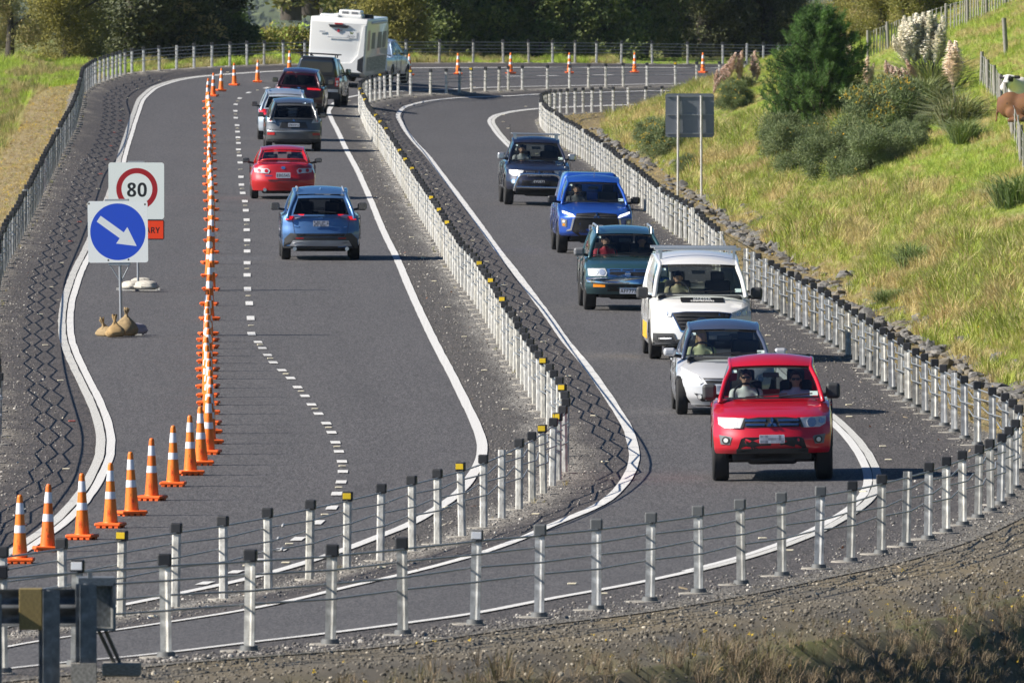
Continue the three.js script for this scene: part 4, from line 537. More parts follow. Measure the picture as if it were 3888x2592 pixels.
cars.blue = makeVehicle('pickup', 'vivid blue pickup with canopy and lit running lights in the approaching lane', 'pickup', uteHull({ paint: royal, mirror: { w: 0.22, h: 0.17, out: 0.08, dy: 0.06, mat: M.black }, setF: [[0.35, 0.2], [0.5, 0.03], [0.62, 0.02], [0.86, 0], [0.98, 0.07], [1.1, 0.2]], front: [
  { n: 'upper_grille', mat: M.black, p: [[-0.5, 0.86], [-0.47, 0.955], [0, 0.985], [0.47, 0.955], [0.5, 0.86]], t: 0.008 }, { n: 'lower_grille', mat: M.black, p: [[-0.56, 0.52], [-0.50, 0.85], [0.50, 0.85], [0.56, 0.52], [0.4, 0.42], [-0.4, 0.42]], t: 0.006 },
  { n: 'grille_bar', mat: M.plastic, p: rect(-0.47, 0.47, 0.90, 0.925), o: 0.008, t: 0.014 }, { n: 'grille_bar', mat: M.grey, p: rect(-0.5, 0.5, 0.855, 0.872), o: 0.006, t: 0.014 },
  { n: 'headlight', mat: M.drl, p: [[-0.80, 1.01], [-0.79, 0.96], [-0.54, 0.865], [-0.50, 0.87], [-0.55, 0.93]], m: 1, t: 0.012 }, { n: 'chrome_blade', mat: M.satin, p: [[-0.56, 0.84], [-0.52, 0.83], [-0.58, 0.55], [-0.70, 0.53], [-0.69, 0.56], [-0.61, 0.59]], m: 1, t: 0.02 },
  { n: 'fog_lamp', mat: M.grey, p: [[-0.83, 0.83], [-0.80, 0.64], [-0.70, 0.63], [-0.70, 0.80]], m: 1, t: 0.008, in: [[-0.765, 0.76, 0.035, M.lens], [-0.76, 0.68, 0.03, M.amber]] }, ...emblem3(0, 0.905, 0.09)], plateF: [-0.18, 0.16, 0.575, 0.69, 'PAR548', 0] }));
const canopyGeo = () => { const g = new RoundedBoxGeometry(1.6, 0.78, 1.62, 5, 0.14), p = g.attributes.position; for (let i = 0; i < p.count; i++) { const y = p.getY(i), x = p.getX(i); p.setXYZ(i, x * (1 - 0.2 * sstep(-0.1, 0.39, y)), y + (y > 0 ? 0.06 * (1 - (x / 0.8) ** 2) : 0), p.getZ(i)); } return withUV(smooth(g.translate(0, 1.44, -1.78), 0.7)); };
part('canopy', canopyGeo(), royal, cars.blue);
part('aerial', rod(V3(0.02, 1.76, 0.42), V3(0.03, 2.08, 0.25), 0.005, 5), M.black, cars.blue);
cars.teal = makeVehicle('off_roader', 'dark teal four wheel drive with chrome bumper in the approaching lane', 'car', { hw: 0.89, zf: 2.3, zr: -2.3, wr: 0.37, ww: 0.25, axles: [1.42, -1.3], lift: 0.08,
  top: [[-2.3, 1.08], [-2.2, 1.1], [1.0, 1.1], [1.15, 1.09], [1.8, 1.03], [2.1, 0.97], [2.2, 0.93], [2.3, 0.87]], bot: [[-2.3, 0.42], [0, 0.36], [2.3, 0.34]], sideP: [[0.3, 0.95], [0.5, 1], [0.85, 0.985], [1.1, 0.94]], setF: [[0.3, 0.12], [0.48, 0], [0.66, 0], [0.70, 0.1], [0.88, 0.14], [1.1, 0.2]], setR: [[0.3, 0], [0.9, 0.02], [1.1, 0.06]], cornF: 0.3, powF: 3.6, cornR: 0.12, cab: [0.95, -2.1], seatZ: 0.02, plan: [[-2.3, 0.98], [0, 0.97], [0.8, 0.97], [1.1, 1], [1.8, 1], [2.3, 0.97]],
  gh: { a: [0.74, 1.10, 1.08], rf: [0.585, 1.505, 0.45], rr: [0.6, 1.53, -1.95], c: [0.75, 1.06, -2.2], bow: 0.13, crown: 0.05, arch: 0.10, side: [[0.04, 0.32], [0.35, 0.64], [0.68, 0.92]] }, paint: teal, reg: true, mirror: { w: 0.22, h: 0.17, out: 0.06, dy: 0.07, mat: M.grey },
  front: [{ n: 'headlight', mat: M.lens, p: [[-0.82, 0.86], [-0.80, 0.71], [-0.45, 0.71], [-0.43, 0.78], [-0.47, 0.87]], m: 1, t: 0.012, in: [[-0.53, 0.79, 0.062], [-0.66, 0.79, 0.05]] }, { n: 'grille', mat: M.chrome, p: [[-0.44, 0.865], [-0.41, 0.69], [0.41, 0.69], [0.44, 0.865]], t: 0.02 }, ...[-0.26, 0, 0.26].map((x) => ({ n: 'grille_slot', mat: M.black, p: rect(x - 0.115, x + 0.115, 0.825, 0.85), o: 0.02, t: 0.003 })), { n: 'grille_mesh', mat: M.black, p: [[-0.38, 0.77], [-0.36, 0.715], [0.36, 0.715], [0.38, 0.77], [0.36, 0.805], [-0.36, 0.805]], o: 0.02, t: 0.003 }, { n: 'badge', mat: M.chrome, p: circle(0, 0.762, 0.05), o: 0.022, t: 0.02 }, { n: 'badge_bar', mat: M.satin, p: rect(-0.06, 0.06, 0.75, 0.775), o: 0.042, t: 0.006 },
    { n: 'chrome_bumper', mat: M.chrome, p: [[-0.85, 0.68], [-0.85, 0.585], [-0.5, 0.56], [0.5, 0.56], [0.85, 0.585], [0.85, 0.68]], t: 0.035 }, { n: 'indicator', mat: M.amber, p: rect(-0.71, -0.47, 0.485, 0.545), m: 1, t: 0.014 }, { n: 'lower_intake', mat: M.black, p: [[-0.42, 0.54], [-0.42, 0.40], [0.42, 0.40], [0.42, 0.54]], t: 0.004 }], plateF: [-0.17, 0.19, 0.355, 0.48, 'AFF773', 0] });
for (const k of [-1, 1]) part('roof_rail', mergeGeometries([rod(V3(k * 0.55, 1.68, 0.35), V3(k * 0.56, 1.7, -1.7), 0.02), rod(V3(k * 0.56, 1.55, 0.42), V3(k * 0.55, 1.68, 0.35), 0.022), rod(V3(k * 0.58, 1.55, -1.75), V3(k * 0.56, 1.7, -1.7), 0.022)].map((q) => q.toNonIndexed())), M.satin, cars.teal);
cars.van = makeVehicle('delivery_van', 'white van with a black lettered bonnet and roof rack in the approaching lane', 'van', { hw: 0.96, zf: 2.55, zr: -2.55, wr: 0.345, ww: 0.23, axles: [1.62, -1.55], lift: 0.02, sink: 0.3,
  top: [[-2.55, 1.2], [1.3, 1.2], [1.5, 1.19], [2.0, 1.08], [2.3, 0.98], [2.45, 0.93], [2.55, 0.86]], bot: [[-2.55, 0.3], [2.3, 0.25], [2.55, 0.27]], sideP: [[0.2, 0.95], [0.45, 1], [0.9, 0.995], [1.2, 0.965]], setF: [[0.2, 0.1], [0.35, 0], [0.6, 0.02], [0.9, 0.12], [1.1, 0.25]], setR: flat0, cornF: 0.38, powF: 3.2, cornR: 0.06, cab: [1.35, -2.3], seatZ: 0.55, backSeat: false, plan: [[-2.55, 0.98], [-2, 1], [1.6, 1], [2.55, 0.965]],
  gh: { a: [0.84, 1.19, 1.5], rf: [0.72, 1.685, 0.75], rr: [0.74, 1.76, -2.35], c: [0.88, 1.15, -2.5], bow: 0.2, crown: 0.08, arch: 0.12, tube: 0.045, rearGlass: [0.12, 0.75, 0.15], side: [[0.03, 0.26]] }, paint: whiteP, rearMat: M.mid, reg: true, mirror: { w: 0.22, h: 0.22, out: 0.1, dy: 0.02 },
  front: [{ n: 'grille_frame', mat: M.chrome, p: [[-0.57, 0.875], [-0.40, 0.53], [0.40, 0.53], [0.57, 0.875], [0.3, 0.905], [-0.3, 0.905]], t: 0.008 }, { n: 'grille', mat: M.black, p: [[-0.545, 0.865], [-0.385, 0.55], [0.385, 0.55], [0.545, 0.865], [0.3, 0.892], [-0.3, 0.892]], o: 0.008, t: 0.004 }, ...[0.82, 0.755, 0.69, 0.625, 0.575].map((y) => ({ n: 'grille_bar', mat: M.plastic, p: rect(-0.36 - (y - 0.55) * 0.48, 0.36 + (y - 0.55) * 0.48, y - 0.011, y + 0.011), o: 0.012, t: 0.016 })), { n: 'badge', mat: M.chrome, p: circle(0, 0.735, 0.1, 22).map(([x, y]) => [x, 0.735 + (y - 0.735) * 0.52]), o: 0.026, t: 0.012 }, { n: 'badge_field', mat: M.black, p: circle(0, 0.735, 0.084, 22).map(([x, y]) => [x, 0.735 + (y - 0.735) * 0.48]), o: 0.038, t: 0.002 }, { n: 'badge_letter', mat: M.chrome, p: [[-0.06, 0.712], [-0.04, 0.712], [-0.03, 0.73], [0.025, 0.738], [0.02, 0.712], [0.045, 0.712], [0.06, 0.758], [0.04, 0.758], [0.03, 0.745], [-0.02, 0.737], [-0.015, 0.758], [-0.04, 0.758]], o: 0.04, t: 0.004 },
    { n: 'headlight', mat: M.lens, p: [[-0.87, 1.0], [-0.85, 0.82], [-0.58, 0.80], [-0.55, 0.88]], m: 1, t: 0.012, in: [[-0.68, 0.865, 0.05], [-0.79, 0.88, 0.045]] }, { n: 'bumper_trim', mat: M.plastic, p: [[-0.90, 0.27], [-0.90, 0.5], [-0.52, 0.5], [-0.47, 0.39], [0.47, 0.39], [0.52, 0.5], [0.90, 0.5], [0.90, 0.27]], t: 0.01 }, { n: 'fog_slot', mat: M.black, p: [[-0.84, 0.46], [-0.80, 0.34], [-0.50, 0.34], [-0.55, 0.46]], m: 1, o: 0.01, t: 0.003 }, { n: 'fog_bar', mat: M.satin, p: rect(-0.80, -0.56, 0.395, 0.415), m: 1, o: 0.013, t: 0.012 }, { n: 'bumper_lip', mat: M.grey, p: rect(-0.86, 0.86, 0.285, 0.325), o: 0.01, t: 0.02 }] });
{
  const tex = ctex(512, 100, (g) => { g.fillStyle = '#16171a'; g.fillRect(0, 0, 512, 100); g.fillStyle = '#f2f2f0'; g.textAlign = 'center'; g.textBaseline = 'middle'; g.font = 'bold 60px sans-serif'; g.fillText('KAESER', 256, 31, 450); g.font = 'bold 40px sans-serif'; g.fillText('COMPRESSORS', 256, 77, 480); });
  const vs = cars.van.userData.hull; const hood = (x, zn) => { const y = interp(vs.top, zn); return [x, y + 0.012, lerp(vs.zr, vs.zf - interp(vs.setF, y) - vs.cornF * Math.pow(Math.abs(x) / vs.hw, vs.powF), (zn - vs.zr) / (vs.zf - vs.zr))]; };
  const g2 = gridGeo(12, 6, (a, b) => hood((a - 0.5) * 0.8 + 0.03, lerp(2.1, 1.78, b))); for (let i = 0, uv = g2.attributes.uv; i <= 12; i++) for (let j = 0; j <= 6; j++) uv.setXY(i * 7 + j, i / 12, j / 6);
  part('bonnet_lettering', g2, std([1, 1, 1], 0.5, 0, { map: tex }), cars.van);
  for (const z of [0.2, -1.6]) part('roof_bar', mergeGeometries([new RoundedBoxGeometry(1.62, 0.05, 0.07, 1, 0.01).translate(0, 2.0, z).toNonIndexed(), ...[-0.68, 0.68].map((x) => new THREE.BoxGeometry(0.05, 0.2, 0.06).translate(x, 1.9, z).toNonIndexed())]), M.satin, cars.van);
  for (const k of [-1, 1]) { const st = part('side_stripe', new THREE.BoxGeometry(0.006, 0.3, 1.9), std([0.75, 0.42, 0.02], 0.4), cars.van); st.position.set(k * 0.958, 0.5, -0.1); }
}
cars.silver = makeVehicle('hatchback', 'small silver hatchback between the white van and the red pickup', 'car', { hw: 0.845, zf: 1.95, zr: -1.95, wr: 0.295, ww: 0.19, axles: [1.3, -1.2],
  top: [[-1.95, 0.98], [0.9, 0.97], [1.1, 0.955], [1.5, 0.87], [1.75, 0.77], [1.87, 0.69], [1.95, 0.6]], bot: [[-1.95, 0.22], [1.95, 0.17]], sideP: [[0.15, 0.94], [0.4, 0.995], [0.65, 1], [0.95, 0.93]], setF: [[0.15, 0.1], [0.3, 0], [0.5, 0.01], [0.7, 0.12], [0.9, 0.3]], setR: flat0, cornF: 0.5, powF: 2.8, cornR: 0.12, cab: [0.8, -1.7], seatZ: 0.0, sink: 0.18,
  gh: { a: [0.70, 0.96, 1.12], rf: [0.565, 1.345, 0.3], rr: [0.55, 1.36, -1.4], c: [0.7, 0.95, -1.85], bow: 0.2, crown: 0.06, arch: 0.10 }, paint: silverP, roofPaint: paint([0.06, 0.075, 0.12]), reg: true, mirror: { w: 0.21, h: 0.14, out: 0.08, dy: 0.06, mat: silverP },
  front: [{ n: 'headlight', mat: M.lens, p: [[-0.76, 0.80], [-0.75, 0.60], [-0.46, 0.52], [-0.40, 0.545], [-0.5, 0.66]], m: 1, t: 0.014, in: [[-0.56, 0.6, 0.05], [-0.68, 0.66, 0.045]] }, { n: 'grille', mat: M.black, p: [[-0.40, 0.62], [-0.34, 0.53], [0.34, 0.53], [0.40, 0.62]], t: 0.006 }, { n: 'grille_bar', mat: M.satin, p: rect(-0.37, 0.37, 0.575, 0.60), o: 0.006, t: 0.014 }, { n: 'lower_intake', mat: M.black, p: [[-0.55, 0.37], [-0.42, 0.23], [0.42, 0.23], [0.55, 0.37], [0.3, 0.34], [-0.3, 0.34]], t: 0.005 }, { n: 'fog_lamp', mat: M.chrome, p: circle(-0.46, 0.31, 0.045), m: 1, o: 0.005, t: 0.01, in: [[-0.46, 0.31, 0.032, M.lens]] }], plateF: [-0.18, 0.18, 0.40, 0.5, '#silver', 0] });
// ---- the queue driving away, seen from behind
const suvRear = (o) => ({ hw: 0.92, zf: 2.3, zr: -2.3, wr: 0.355, ww: 0.225, axles: [1.4, -1.35], lift: 0.03, top: [[-2.3, 1.06], [1.0, 1.08], [1.2, 1.06], [1.9, 0.98], [2.15, 0.9], [2.3, 0.8]], bot: [[-2.3, 0.3], [0, 0.24], [2.3, 0.24]], sideP: sideSUV, setF: [[0.2, 0.1], [0.5, 0], [0.8, 0.08], [1, 0.2]], setR: [[0.2, 0.1], [0.4, 0.02], [0.6, 0], [0.85, 0.05], [1.1, 0.10]], cornF: 0.4, cornR: 0.26, powR: 3.6, cab: [0.95, -2.1], seatZ: 0.1, gh: { a: [0.77, 1.08, 1.15], rf: [0.6, 1.53, 0.4], rr: [0.585, 1.475, -1.78], c: [0.76, 1.02, -2.2], bow: 0.16, crown: 0.05, arch: 0.10, bowR: 0.1, bulge: 0.06, tube: 0.042, rearGlass: [0.13, 0.93, 0.07] }, mirror: { w: 0.21, h: 0.18, out: 0.09, dy: 0.1, mat: M.plastic }, ...o });
cars.sky = makeVehicle('sport_utility_car', 'blue sport utility car with lit red tail lights, nearest of the queue driving away', 'car', suvRear({ paint: skyP, rear: [
  { n: 'tail_light', mat: M.redLit, p: [[-0.82, 0.93], [-0.76, 1.06], [-0.38, 1.065], [-0.41, 1.03], [-0.62, 1.025], [-0.68, 0.94]], m: 1, o: 0.05, t: 0.02 }, { n: 'tail_light_trim', mat: M.satin, p: [[-0.62, 1.02], [-0.42, 1.025], [-0.47, 0.99], [-0.60, 0.96]], m: 1, o: 0.045, t: 0.01 },
  { n: 'tailgate_seam', mat: M.black, p: [[-0.66, 0.94], [-0.655, 0.94], [-0.60, 0.62], [-0.607, 0.62]], m: 1, t: 0.002 }, { n: 'badge', mat: M.chrome, p: circle(0, 1.0, 0.055, 18).map(([x, y]) => [x, 1 + (y - 1) * 0.62]), t: 0.014 }, { n: 'model_badge', mat: M.chrome, p: rect(0.5, 0.62, 0.765, 0.787), t: 0.006 }, { n: 'model_badge', mat: M.chrome, p: rect(-0.6, -0.53, 0.765, 0.782), t: 0.006 },
  { n: 'bumper_cladding', mat: M.plastic, p: [[-0.86, 0.28], [-0.84, 0.50], [-0.70, 0.63], [-0.58, 0.62], [-0.53, 0.535], [0.53, 0.535], [0.58, 0.62], [0.70, 0.63], [0.84, 0.50], [0.86, 0.28]], t: 0.012 }, { n: 'tailgate_trim', mat: M.black, p: [[-0.57, 0.62], [-0.53, 0.545], [0.53, 0.545], [0.57, 0.62]], t: 0.012 }, { n: 'reflector', mat: M.red, p: rect(-0.58, -0.40, 0.50, 0.522), m: 1, o: 0.012, t: 0.006 }, { n: 'skid_plate', mat: M.silver, p: [[-0.72, 0.33], [-0.64, 0.46], [0.64, 0.46], [0.72, 0.33]], o: 0.012, t: 0.016 }], plateR: [-0.18, 0.18, 0.785, 0.91, '#sky', 0] }));
for (const k of [-1, 1]) { part('roof_rail', mergeGeometries([rod(V3(k * 0.53, 1.65, 0.2), V3(k * 0.52, 1.655, -1.5), 0.018), rod(V3(k * 0.55, 1.57, 0.3), V3(k * 0.53, 1.65, 0.2), 0.02), rod(V3(k * 0.54, 1.57, -1.62), V3(k * 0.52, 1.655, -1.5), 0.022)].map((q) => q.toNonIndexed())), M.satin, cars.sky); part('exhaust', new THREE.CylinderGeometry(0.045, 0.045, 0.2, 14).rotateX(Math.PI / 2).translate(k * 0.6, 0.27, -2.18), M.chrome, cars.sky); }
part('aerial_fin', new THREE.ConeGeometry(0.035, 0.09, 8).scale(0.5, 1, 1.6).translate(0, 1.66, -1.45), skyP, cars.sky);
part('rear_wiper', rod(V3(-0.35, 1.10, -2.27), V3(0.05, 1.13, -2.31), 0.012), M.black, cars.sky);
cars.cherry = makeVehicle('saloon_car', 'red saloon with a rear spoiler, second of the queue driving away', 'car', { hw: 0.89, zf: 2.35, zr: -2.35, wr: 0.315, ww: 0.21, axles: [1.4, -1.28], top: [[-2.35, 0.93], [-2.2, 0.99], [-1.75, 1.01], [-1.6, 0.97], [0.9, 0.96], [1.1, 0.95], [1.9, 0.82], [2.2, 0.74], [2.35, 0.62]], bot: [[-2.35, 0.24], [0, 0.18], [2.35, 0.18]], sideP: [[0.15, 0.93], [0.4, 0.995], [0.65, 1], [1, 0.9]], setF: [[0.2, 0.08], [0.5, 0], [0.8, 0.12], [1, 0.3]], setR: [[0.2, 0.06], [0.5, 0], [0.7, 0.06], [0.95, 0.10]], cornF: 0.45, cornR: 0.34, powR: 3.2, round: 0.08, cab: [0.8, -1.5], seatZ: 0.0, sink: 0.16,
  gh: { a: [0.74, 0.96, 1.05], rf: [0.565, 1.325, 0.25], rr: [0.56, 1.285, -0.95], c: [0.66, 1.0, -1.7], bow: 0.2, crown: 0.05, arch: 0.06, bowR: 0.1, rearGlass: [0.1, 0.97, 0.05] }, paint: cherry, rearMat: M.glass, mirror: { w: 0.2, h: 0.13, out: 0.1, dy: 0.05, mat: M.plastic }, rear: [
    { n: 'tail_light', mat: M.lens, p: [[-0.80, 0.845], [-0.77, 0.73], [-0.40, 0.70], [-0.36, 0.78], [-0.42, 0.84]], m: 1, t: 0.012, in: [[-0.46, 0.775, 0.05, M.red], [-0.66, 0.785, 0.05, M.red]] }, { n: 'badge', mat: M.chrome, p: circle(0, 0.86, 0.06, 18).map(([x, y]) => [x, 0.86 + (y - 0.86) * 0.7]), t: 0.012 }, { n: 'model_badge', mat: M.chrome, p: rect(0.3, 0.49, 0.63, 0.655), t: 0.005 }, { n: 'bumper_strip', mat: M.black, p: [[-0.43, 0.535], [-0.40, 0.505], [0.40, 0.505], [0.43, 0.535]], t: 0.008 }], plateR: [-0.195, 0.195, 0.58, 0.73, 'EBG545', 0] });
part('spoiler', mergeGeometries([new THREE.TubeGeometry(new THREE.CatmullRomCurve3([V3(-0.63, 1.0, -2.02), V3(-0.56, 1.06, -2.12), V3(0, 1.085, -2.2), V3(0.56, 1.06, -2.12), V3(0.63, 1.0, -2.02)]), 24, 0.03, 8).toNonIndexed()]), cherry, cars.cherry);
part('exhaust', new THREE.CylinderGeometry(0.05, 0.05, 0.22, 14).rotateX(Math.PI / 2).translate(0.5, 0.26, -2.22), M.chrome, cars.cherry);
cars.slate = makeVehicle('sport_utility_car', 'dark grey sport utility car behind the red saloon, third of the queue driving away', 'car', suvRear({ paint: slate, hw: 0.9, gh: { a: [0.76, 1.08, 1.15], rf: [0.6, 1.52, 0.4], rr: [0.585, 1.48, -1.85], c: [0.74, 1.03, -2.22], bow: 0.16, crown: 0.05, arch: 0.10, bowR: 0.08, tube: 0.042, rearGlass: [0.12, 0.95, 0.05] }, mirror: { w: 0.2, h: 0.16, out: 0.09, dy: 0.02, mat: M.plastic }, rear: [
  { n: 'tail_light', mat: M.lens, p: [[-0.84, 1.04], [-0.83, 0.92], [-0.56, 0.90], [-0.64, 1.05]], m: 1, o: 0.04, t: 0.014, in: [[-0.74, 0.98, 0.04, M.red]] }, { n: 'tailgate_trim', mat: M.black, p: [[-0.38, 0.93], [-0.45, 0.73], [0.45, 0.73], [0.38, 0.93]], t: 0.004 }, { n: 'badge', mat: M.chrome, p: circle(0, 0.985, 0.05, 3), t: 0.01 }, { n: 'bumper_step', mat: M.silver, p: rect(-0.84, 0.84, 0.615, 0.67), t: 0.02 }, { n: 'reflector', mat: M.red, p: rect(-0.83, -0.6, 0.51, 0.59), m: 1, t: 0.01 }, { n: 'lower_bumper', mat: M.plastic, p: [[-0.82, 0.3], [-0.84, 0.38], [0.84, 0.38], [0.82, 0.3]], t: 0.01 }], plateR: [-0.18, 0.18, 0.775, 0.89, 'EWD912', 0] }));
cars.pale = makeVehicle('estate_car', 'pale blue car mostly hidden behind the dark grey sport utility car', 'car', suvRear({ paint: paleB, hw: 0.88, rear: [{ n: 'tail_light', mat: M.redLit, p: [[-0.84, 1.0], [-0.82, 0.82], [-0.6, 0.84], [-0.64, 1.02]], m: 1, o: 0.04, t: 0.014 }], mirror: { w: 0.2, h: 0.16, out: 0.1, dy: 0.05, mat: M.plastic }, plateR: [-0.18, 0.18, 0.72, 0.84, '#pale', 0] }));
for (const k of [-1, 1]) part('roof_rail', rod(V3(k * 0.52, 1.63, 0.2), V3(k * 0.52, 1.63, -1.5), 0.02), M.satin, cars.pale);
cars.maroon = makeVehicle('sport_utility_car', 'deep maroon sport utility car with one bright red light bar showing', 'car', suvRear({ paint: maroon, hw: 0.92, rear: [{ n: 'tail_light', mat: M.redLit, p: [[-0.80, 0.985], [-0.30, 0.985], [-0.32, 0.915], [-0.78, 0.915]], t: 0.014 }, { n: 'tail_light', mat: M.red, p: [[0.30, 0.985], [0.80, 0.985], [0.78, 0.915], [0.32, 0.915]], t: 0.014 }, { n: 'chrome_strip', mat: M.chrome, p: rect(-0.1, 0.68, 0.885, 0.91), t: 0.012 }, { n: 'badge', mat: M.chrome, p: circle(0, 0.985, 0.055), t: 0.014 }, { n: 'lower_bumper', mat: M.plastic, p: [[-0.86, 0.3], [-0.86, 0.45], [0.86, 0.45], [0.86, 0.3]], t: 0.01 }], plateR: [-0.18, 0.18, 0.72, 0.84, '#maroon', 0] }));
cars.coal = makeVehicle('pickup', 'charcoal pickup with a canopy and roof bars right behind the caravan', 'pickup', uteHull({ paint: coal, rear: [{ n: 'tail_light', mat: M.red, p: rect(-0.88, -0.72, 0.78, 1.1), m: 1, t: 0.014, in: [[-0.8, 0.95, 0.05, M.lens], [-0.8, 0.84, 0.04, M.lens]] }, { n: 'step_bumper', mat: M.satin, p: rect(-0.85, 0.85, 0.56, 0.66), t: 0.09 }, { n: 'badge', mat: std([0.05, 0.15, 0.4], 0.3), p: circle(0, 0.9, 0.07).map(([x, y]) => [x * 1.4, y]), t: 0.012 }, { n: 'mud_flap', mat: M.black, p: rect(-0.86, -0.6, 0.3, 0.55), m: 1, t: 0.01 }] }));
{
  const c = part('canopy', canopyGeo(), coal, cars.coal);
  part('canopy_window', roundedPlate(1.2, 0.38, 0.08, 0.01).rotateY(Math.PI).translate(0, 1.47, -2.585), new THREE.MeshPhysicalMaterial({ color: lin(0.05, 0.048, 0.046), roughness: 0.12, clearcoat: 1, side: THREE.DoubleSide }), c);
  for (const z of [-1.3, -2.2]) part('roof_bar', mergeGeometries([new RoundedBoxGeometry(1.6, 0.045, 0.06, 1, 0.015).translate(0, 1.95, z).toNonIndexed(), ...[-0.65, 0.65].map((x) => new THREE.BoxGeometry(0.04, 0.12, 0.05).translate(x, 1.88, z).toNonIndexed())]), M.black, cars.coal);
}
cars.tow = makeVehicle('pickup', 'light blue pickup towing the caravan, only its right side showing', 'pickup', uteHull({ paint: paint([0.33, 0.42, 0.55], { metalness: 0.4 }) }));
// caravan
{
  const c = thing('caravan', 'tall white caravan towed round the far bend at the head of the queue', 'caravan'); cars.caravan = c;
  const cw = paint([0.82, 0.82, 0.80], { metalness: 0, roughness: 0.5, clearcoat: 0.6 }), grey = std([0.62, 0.60, 0.58], 0.6, 0, { map: concreteTex }), pinkish = std([0.62, 0.45, 0.40], 0.6);
  const prof = [[-3.1, 0.62], [-3.2, 0.9], [-3.14, 1.15], [-3.12, 1.5], [-3.16, 2.55], [-3.05, 2.72], [2.6, 2.72], [3.1, 2.3], [3.15, 1.2], [2.8, 0.55], [-2.9, 0.5]];
  const sh = new THREE.Shape(prof.map(([z, y]) => new THREE.Vector2(z, y))), eg = new THREE.ExtrudeGeometry(sh, { depth: 2.2, bevelEnabled: true, bevelThickness: 0.05, bevelSize: 0.04, bevelSegments: 3 }); eg.translate(0, 0, -1.1); eg.rotateY(-Math.PI / 2);
  part('body', withUV(smooth(eg, 0.6)), cw, c);
  const zb = -3.21, panel = (n, poly, d, t, mat, par = c) => { const s = new THREE.Shape(poly.map(([x, y]) => new THREE.Vector2(x, y))); const g = new THREE.ExtrudeGeometry(s, { depth: t, bevelEnabled: true, bevelSize: 0.012, bevelThickness: 0.01, bevelSegments: 2 }); g.translate(0, 0, zb - d - t); return part(n, g, mat, par); };
  panel('rear_moulding', flipX([[1.08, 2.5], [1.0, 2.5], [0.86, 1.3], [0.6, 0.98], [0.0, 0.92], [-1.0, 0.95], [-1.08, 0.62], [1.08, 0.62]]), 0.0, 0.05, cw);
  const lampP = panel('lamp_cluster', [[0.86, 1.12], [1.07, 1.28], [1.07, 0.62], [0.86, 0.72]], 0.05, 0.02, M.black); for (const y of [0.78, 0.93, 1.08]) part('tail_light', new THREE.CylinderGeometry(0.055, 0.055, 0.02, 14).rotateX(Math.PI / 2).translate(0.97, y, zb - 0.095), y < 0.85 ? M.red : M.lens, lampP);
  const lampQ = panel('lamp_cluster', [[-0.86, 1.12], [-1.07, 1.28], [-1.07, 0.62], [-0.86, 0.72]].reverse(), 0.05, 0.02, M.black);
  panel('camera_hood', [[-0.4, 2.47], [0.4, 2.47], [0.34, 2.38], [-0.34, 2.38]].reverse(), 0.0, 0.06, M.black); panel('high_brake_light', rect(-0.16, 0.16, 2.5, 2.54), 0.0, 0.02, M.red);
  panel('emblem', [[-0.045, 2.27], [0, 2.31], [0.045, 2.27], [0.025, 2.2], [-0.025, 2.2]].reverse(), -0.02, 0.03, std([0.6, 0.03, 0.05], 0.5)); for (const k of [-1, 1]) panel('emblem_wing', (k > 0 ? [[0.06, 2.25], [0.14, 2.28], [0.14, 2.265], [0.06, 2.235]].reverse() : [[-0.06, 2.235], [-0.14, 2.265], [-0.14, 2.28], [-0.06, 2.25]].reverse()), -0.02, 0.03, M.grey);
  const logo = (w, h, x, y, draw) => { const t = ctex(256, 128, (g, W, H) => { g.fillStyle = '#eceef0'; g.fillRect(0, 0, W, H); draw(g); }); const m = part('lettering', new THREE.PlaneGeometry(w, h).rotateY(Math.PI), std([0.86, 0.86, 0.85], 0.5, 0, { map: t }), c); m.position.set(x, y, zb - 0.006); };
  logo(0.46, 0.3, -0.52, 2.12, (g) => { g.fillStyle = '#6b7a4a'; g.beginPath(); g.moveTo(90, 10); g.lineTo(150, 30); g.lineTo(190, 20); g.lineTo(165, 60); g.lineTo(110, 58); g.closePath(); g.fill(); g.fillStyle = '#3c3f46'; g.font = 'italic bold 62px serif'; g.textAlign = 'center'; g.fillText('Jayco', 128, 116); });
  logo(0.26, 0.1, 0.65, 2.17, (g) => { g.fillStyle = '#9aa0a8'; g.font = 'italic bold 84px sans-serif'; g.textAlign = 'center'; g.fillText('Silver', 128, 92, 240); });
  logo(0.85, 0.07, 0.0, 1.97, (g) => { g.fillStyle = '#a9adb3'; g.font = 'bold 80px sans-serif'; g.textAlign = 'center'; g.fillText('BUILT  AUSTRALIAN', 128, 92, 250); });
  part('roof_hatch', new RoundedBoxGeometry(0.75, 0.14, 0.7, 3, 0.05).translate(0.5, 2.8, -2.2), cw, c); part('air_conditioner', mergeGeometries([new RoundedBoxGeometry(1.15, 0.16, 1.1, 3, 0.06).translate(-0.2, 2.82, -1.7).toNonIndexed(), new RoundedBoxGeometry(0.9, 0.2, 0.8, 3, 0.07).translate(-0.25, 2.96, -1.6).toNonIndexed()]), cw, c);
  for (const x of [-0.06, -0.44]) part('air_conditioner_grille', new RoundedBoxGeometry(0.26, 0.1, 0.03, 1, 0.01).translate(x, 2.95, -2.0), M.grey, c);
  part('antenna_dome', new THREE.CylinderGeometry(0.2, 0.22, 0.16, 18).translate(-0.9, 2.83, -1.2), M.black, c);
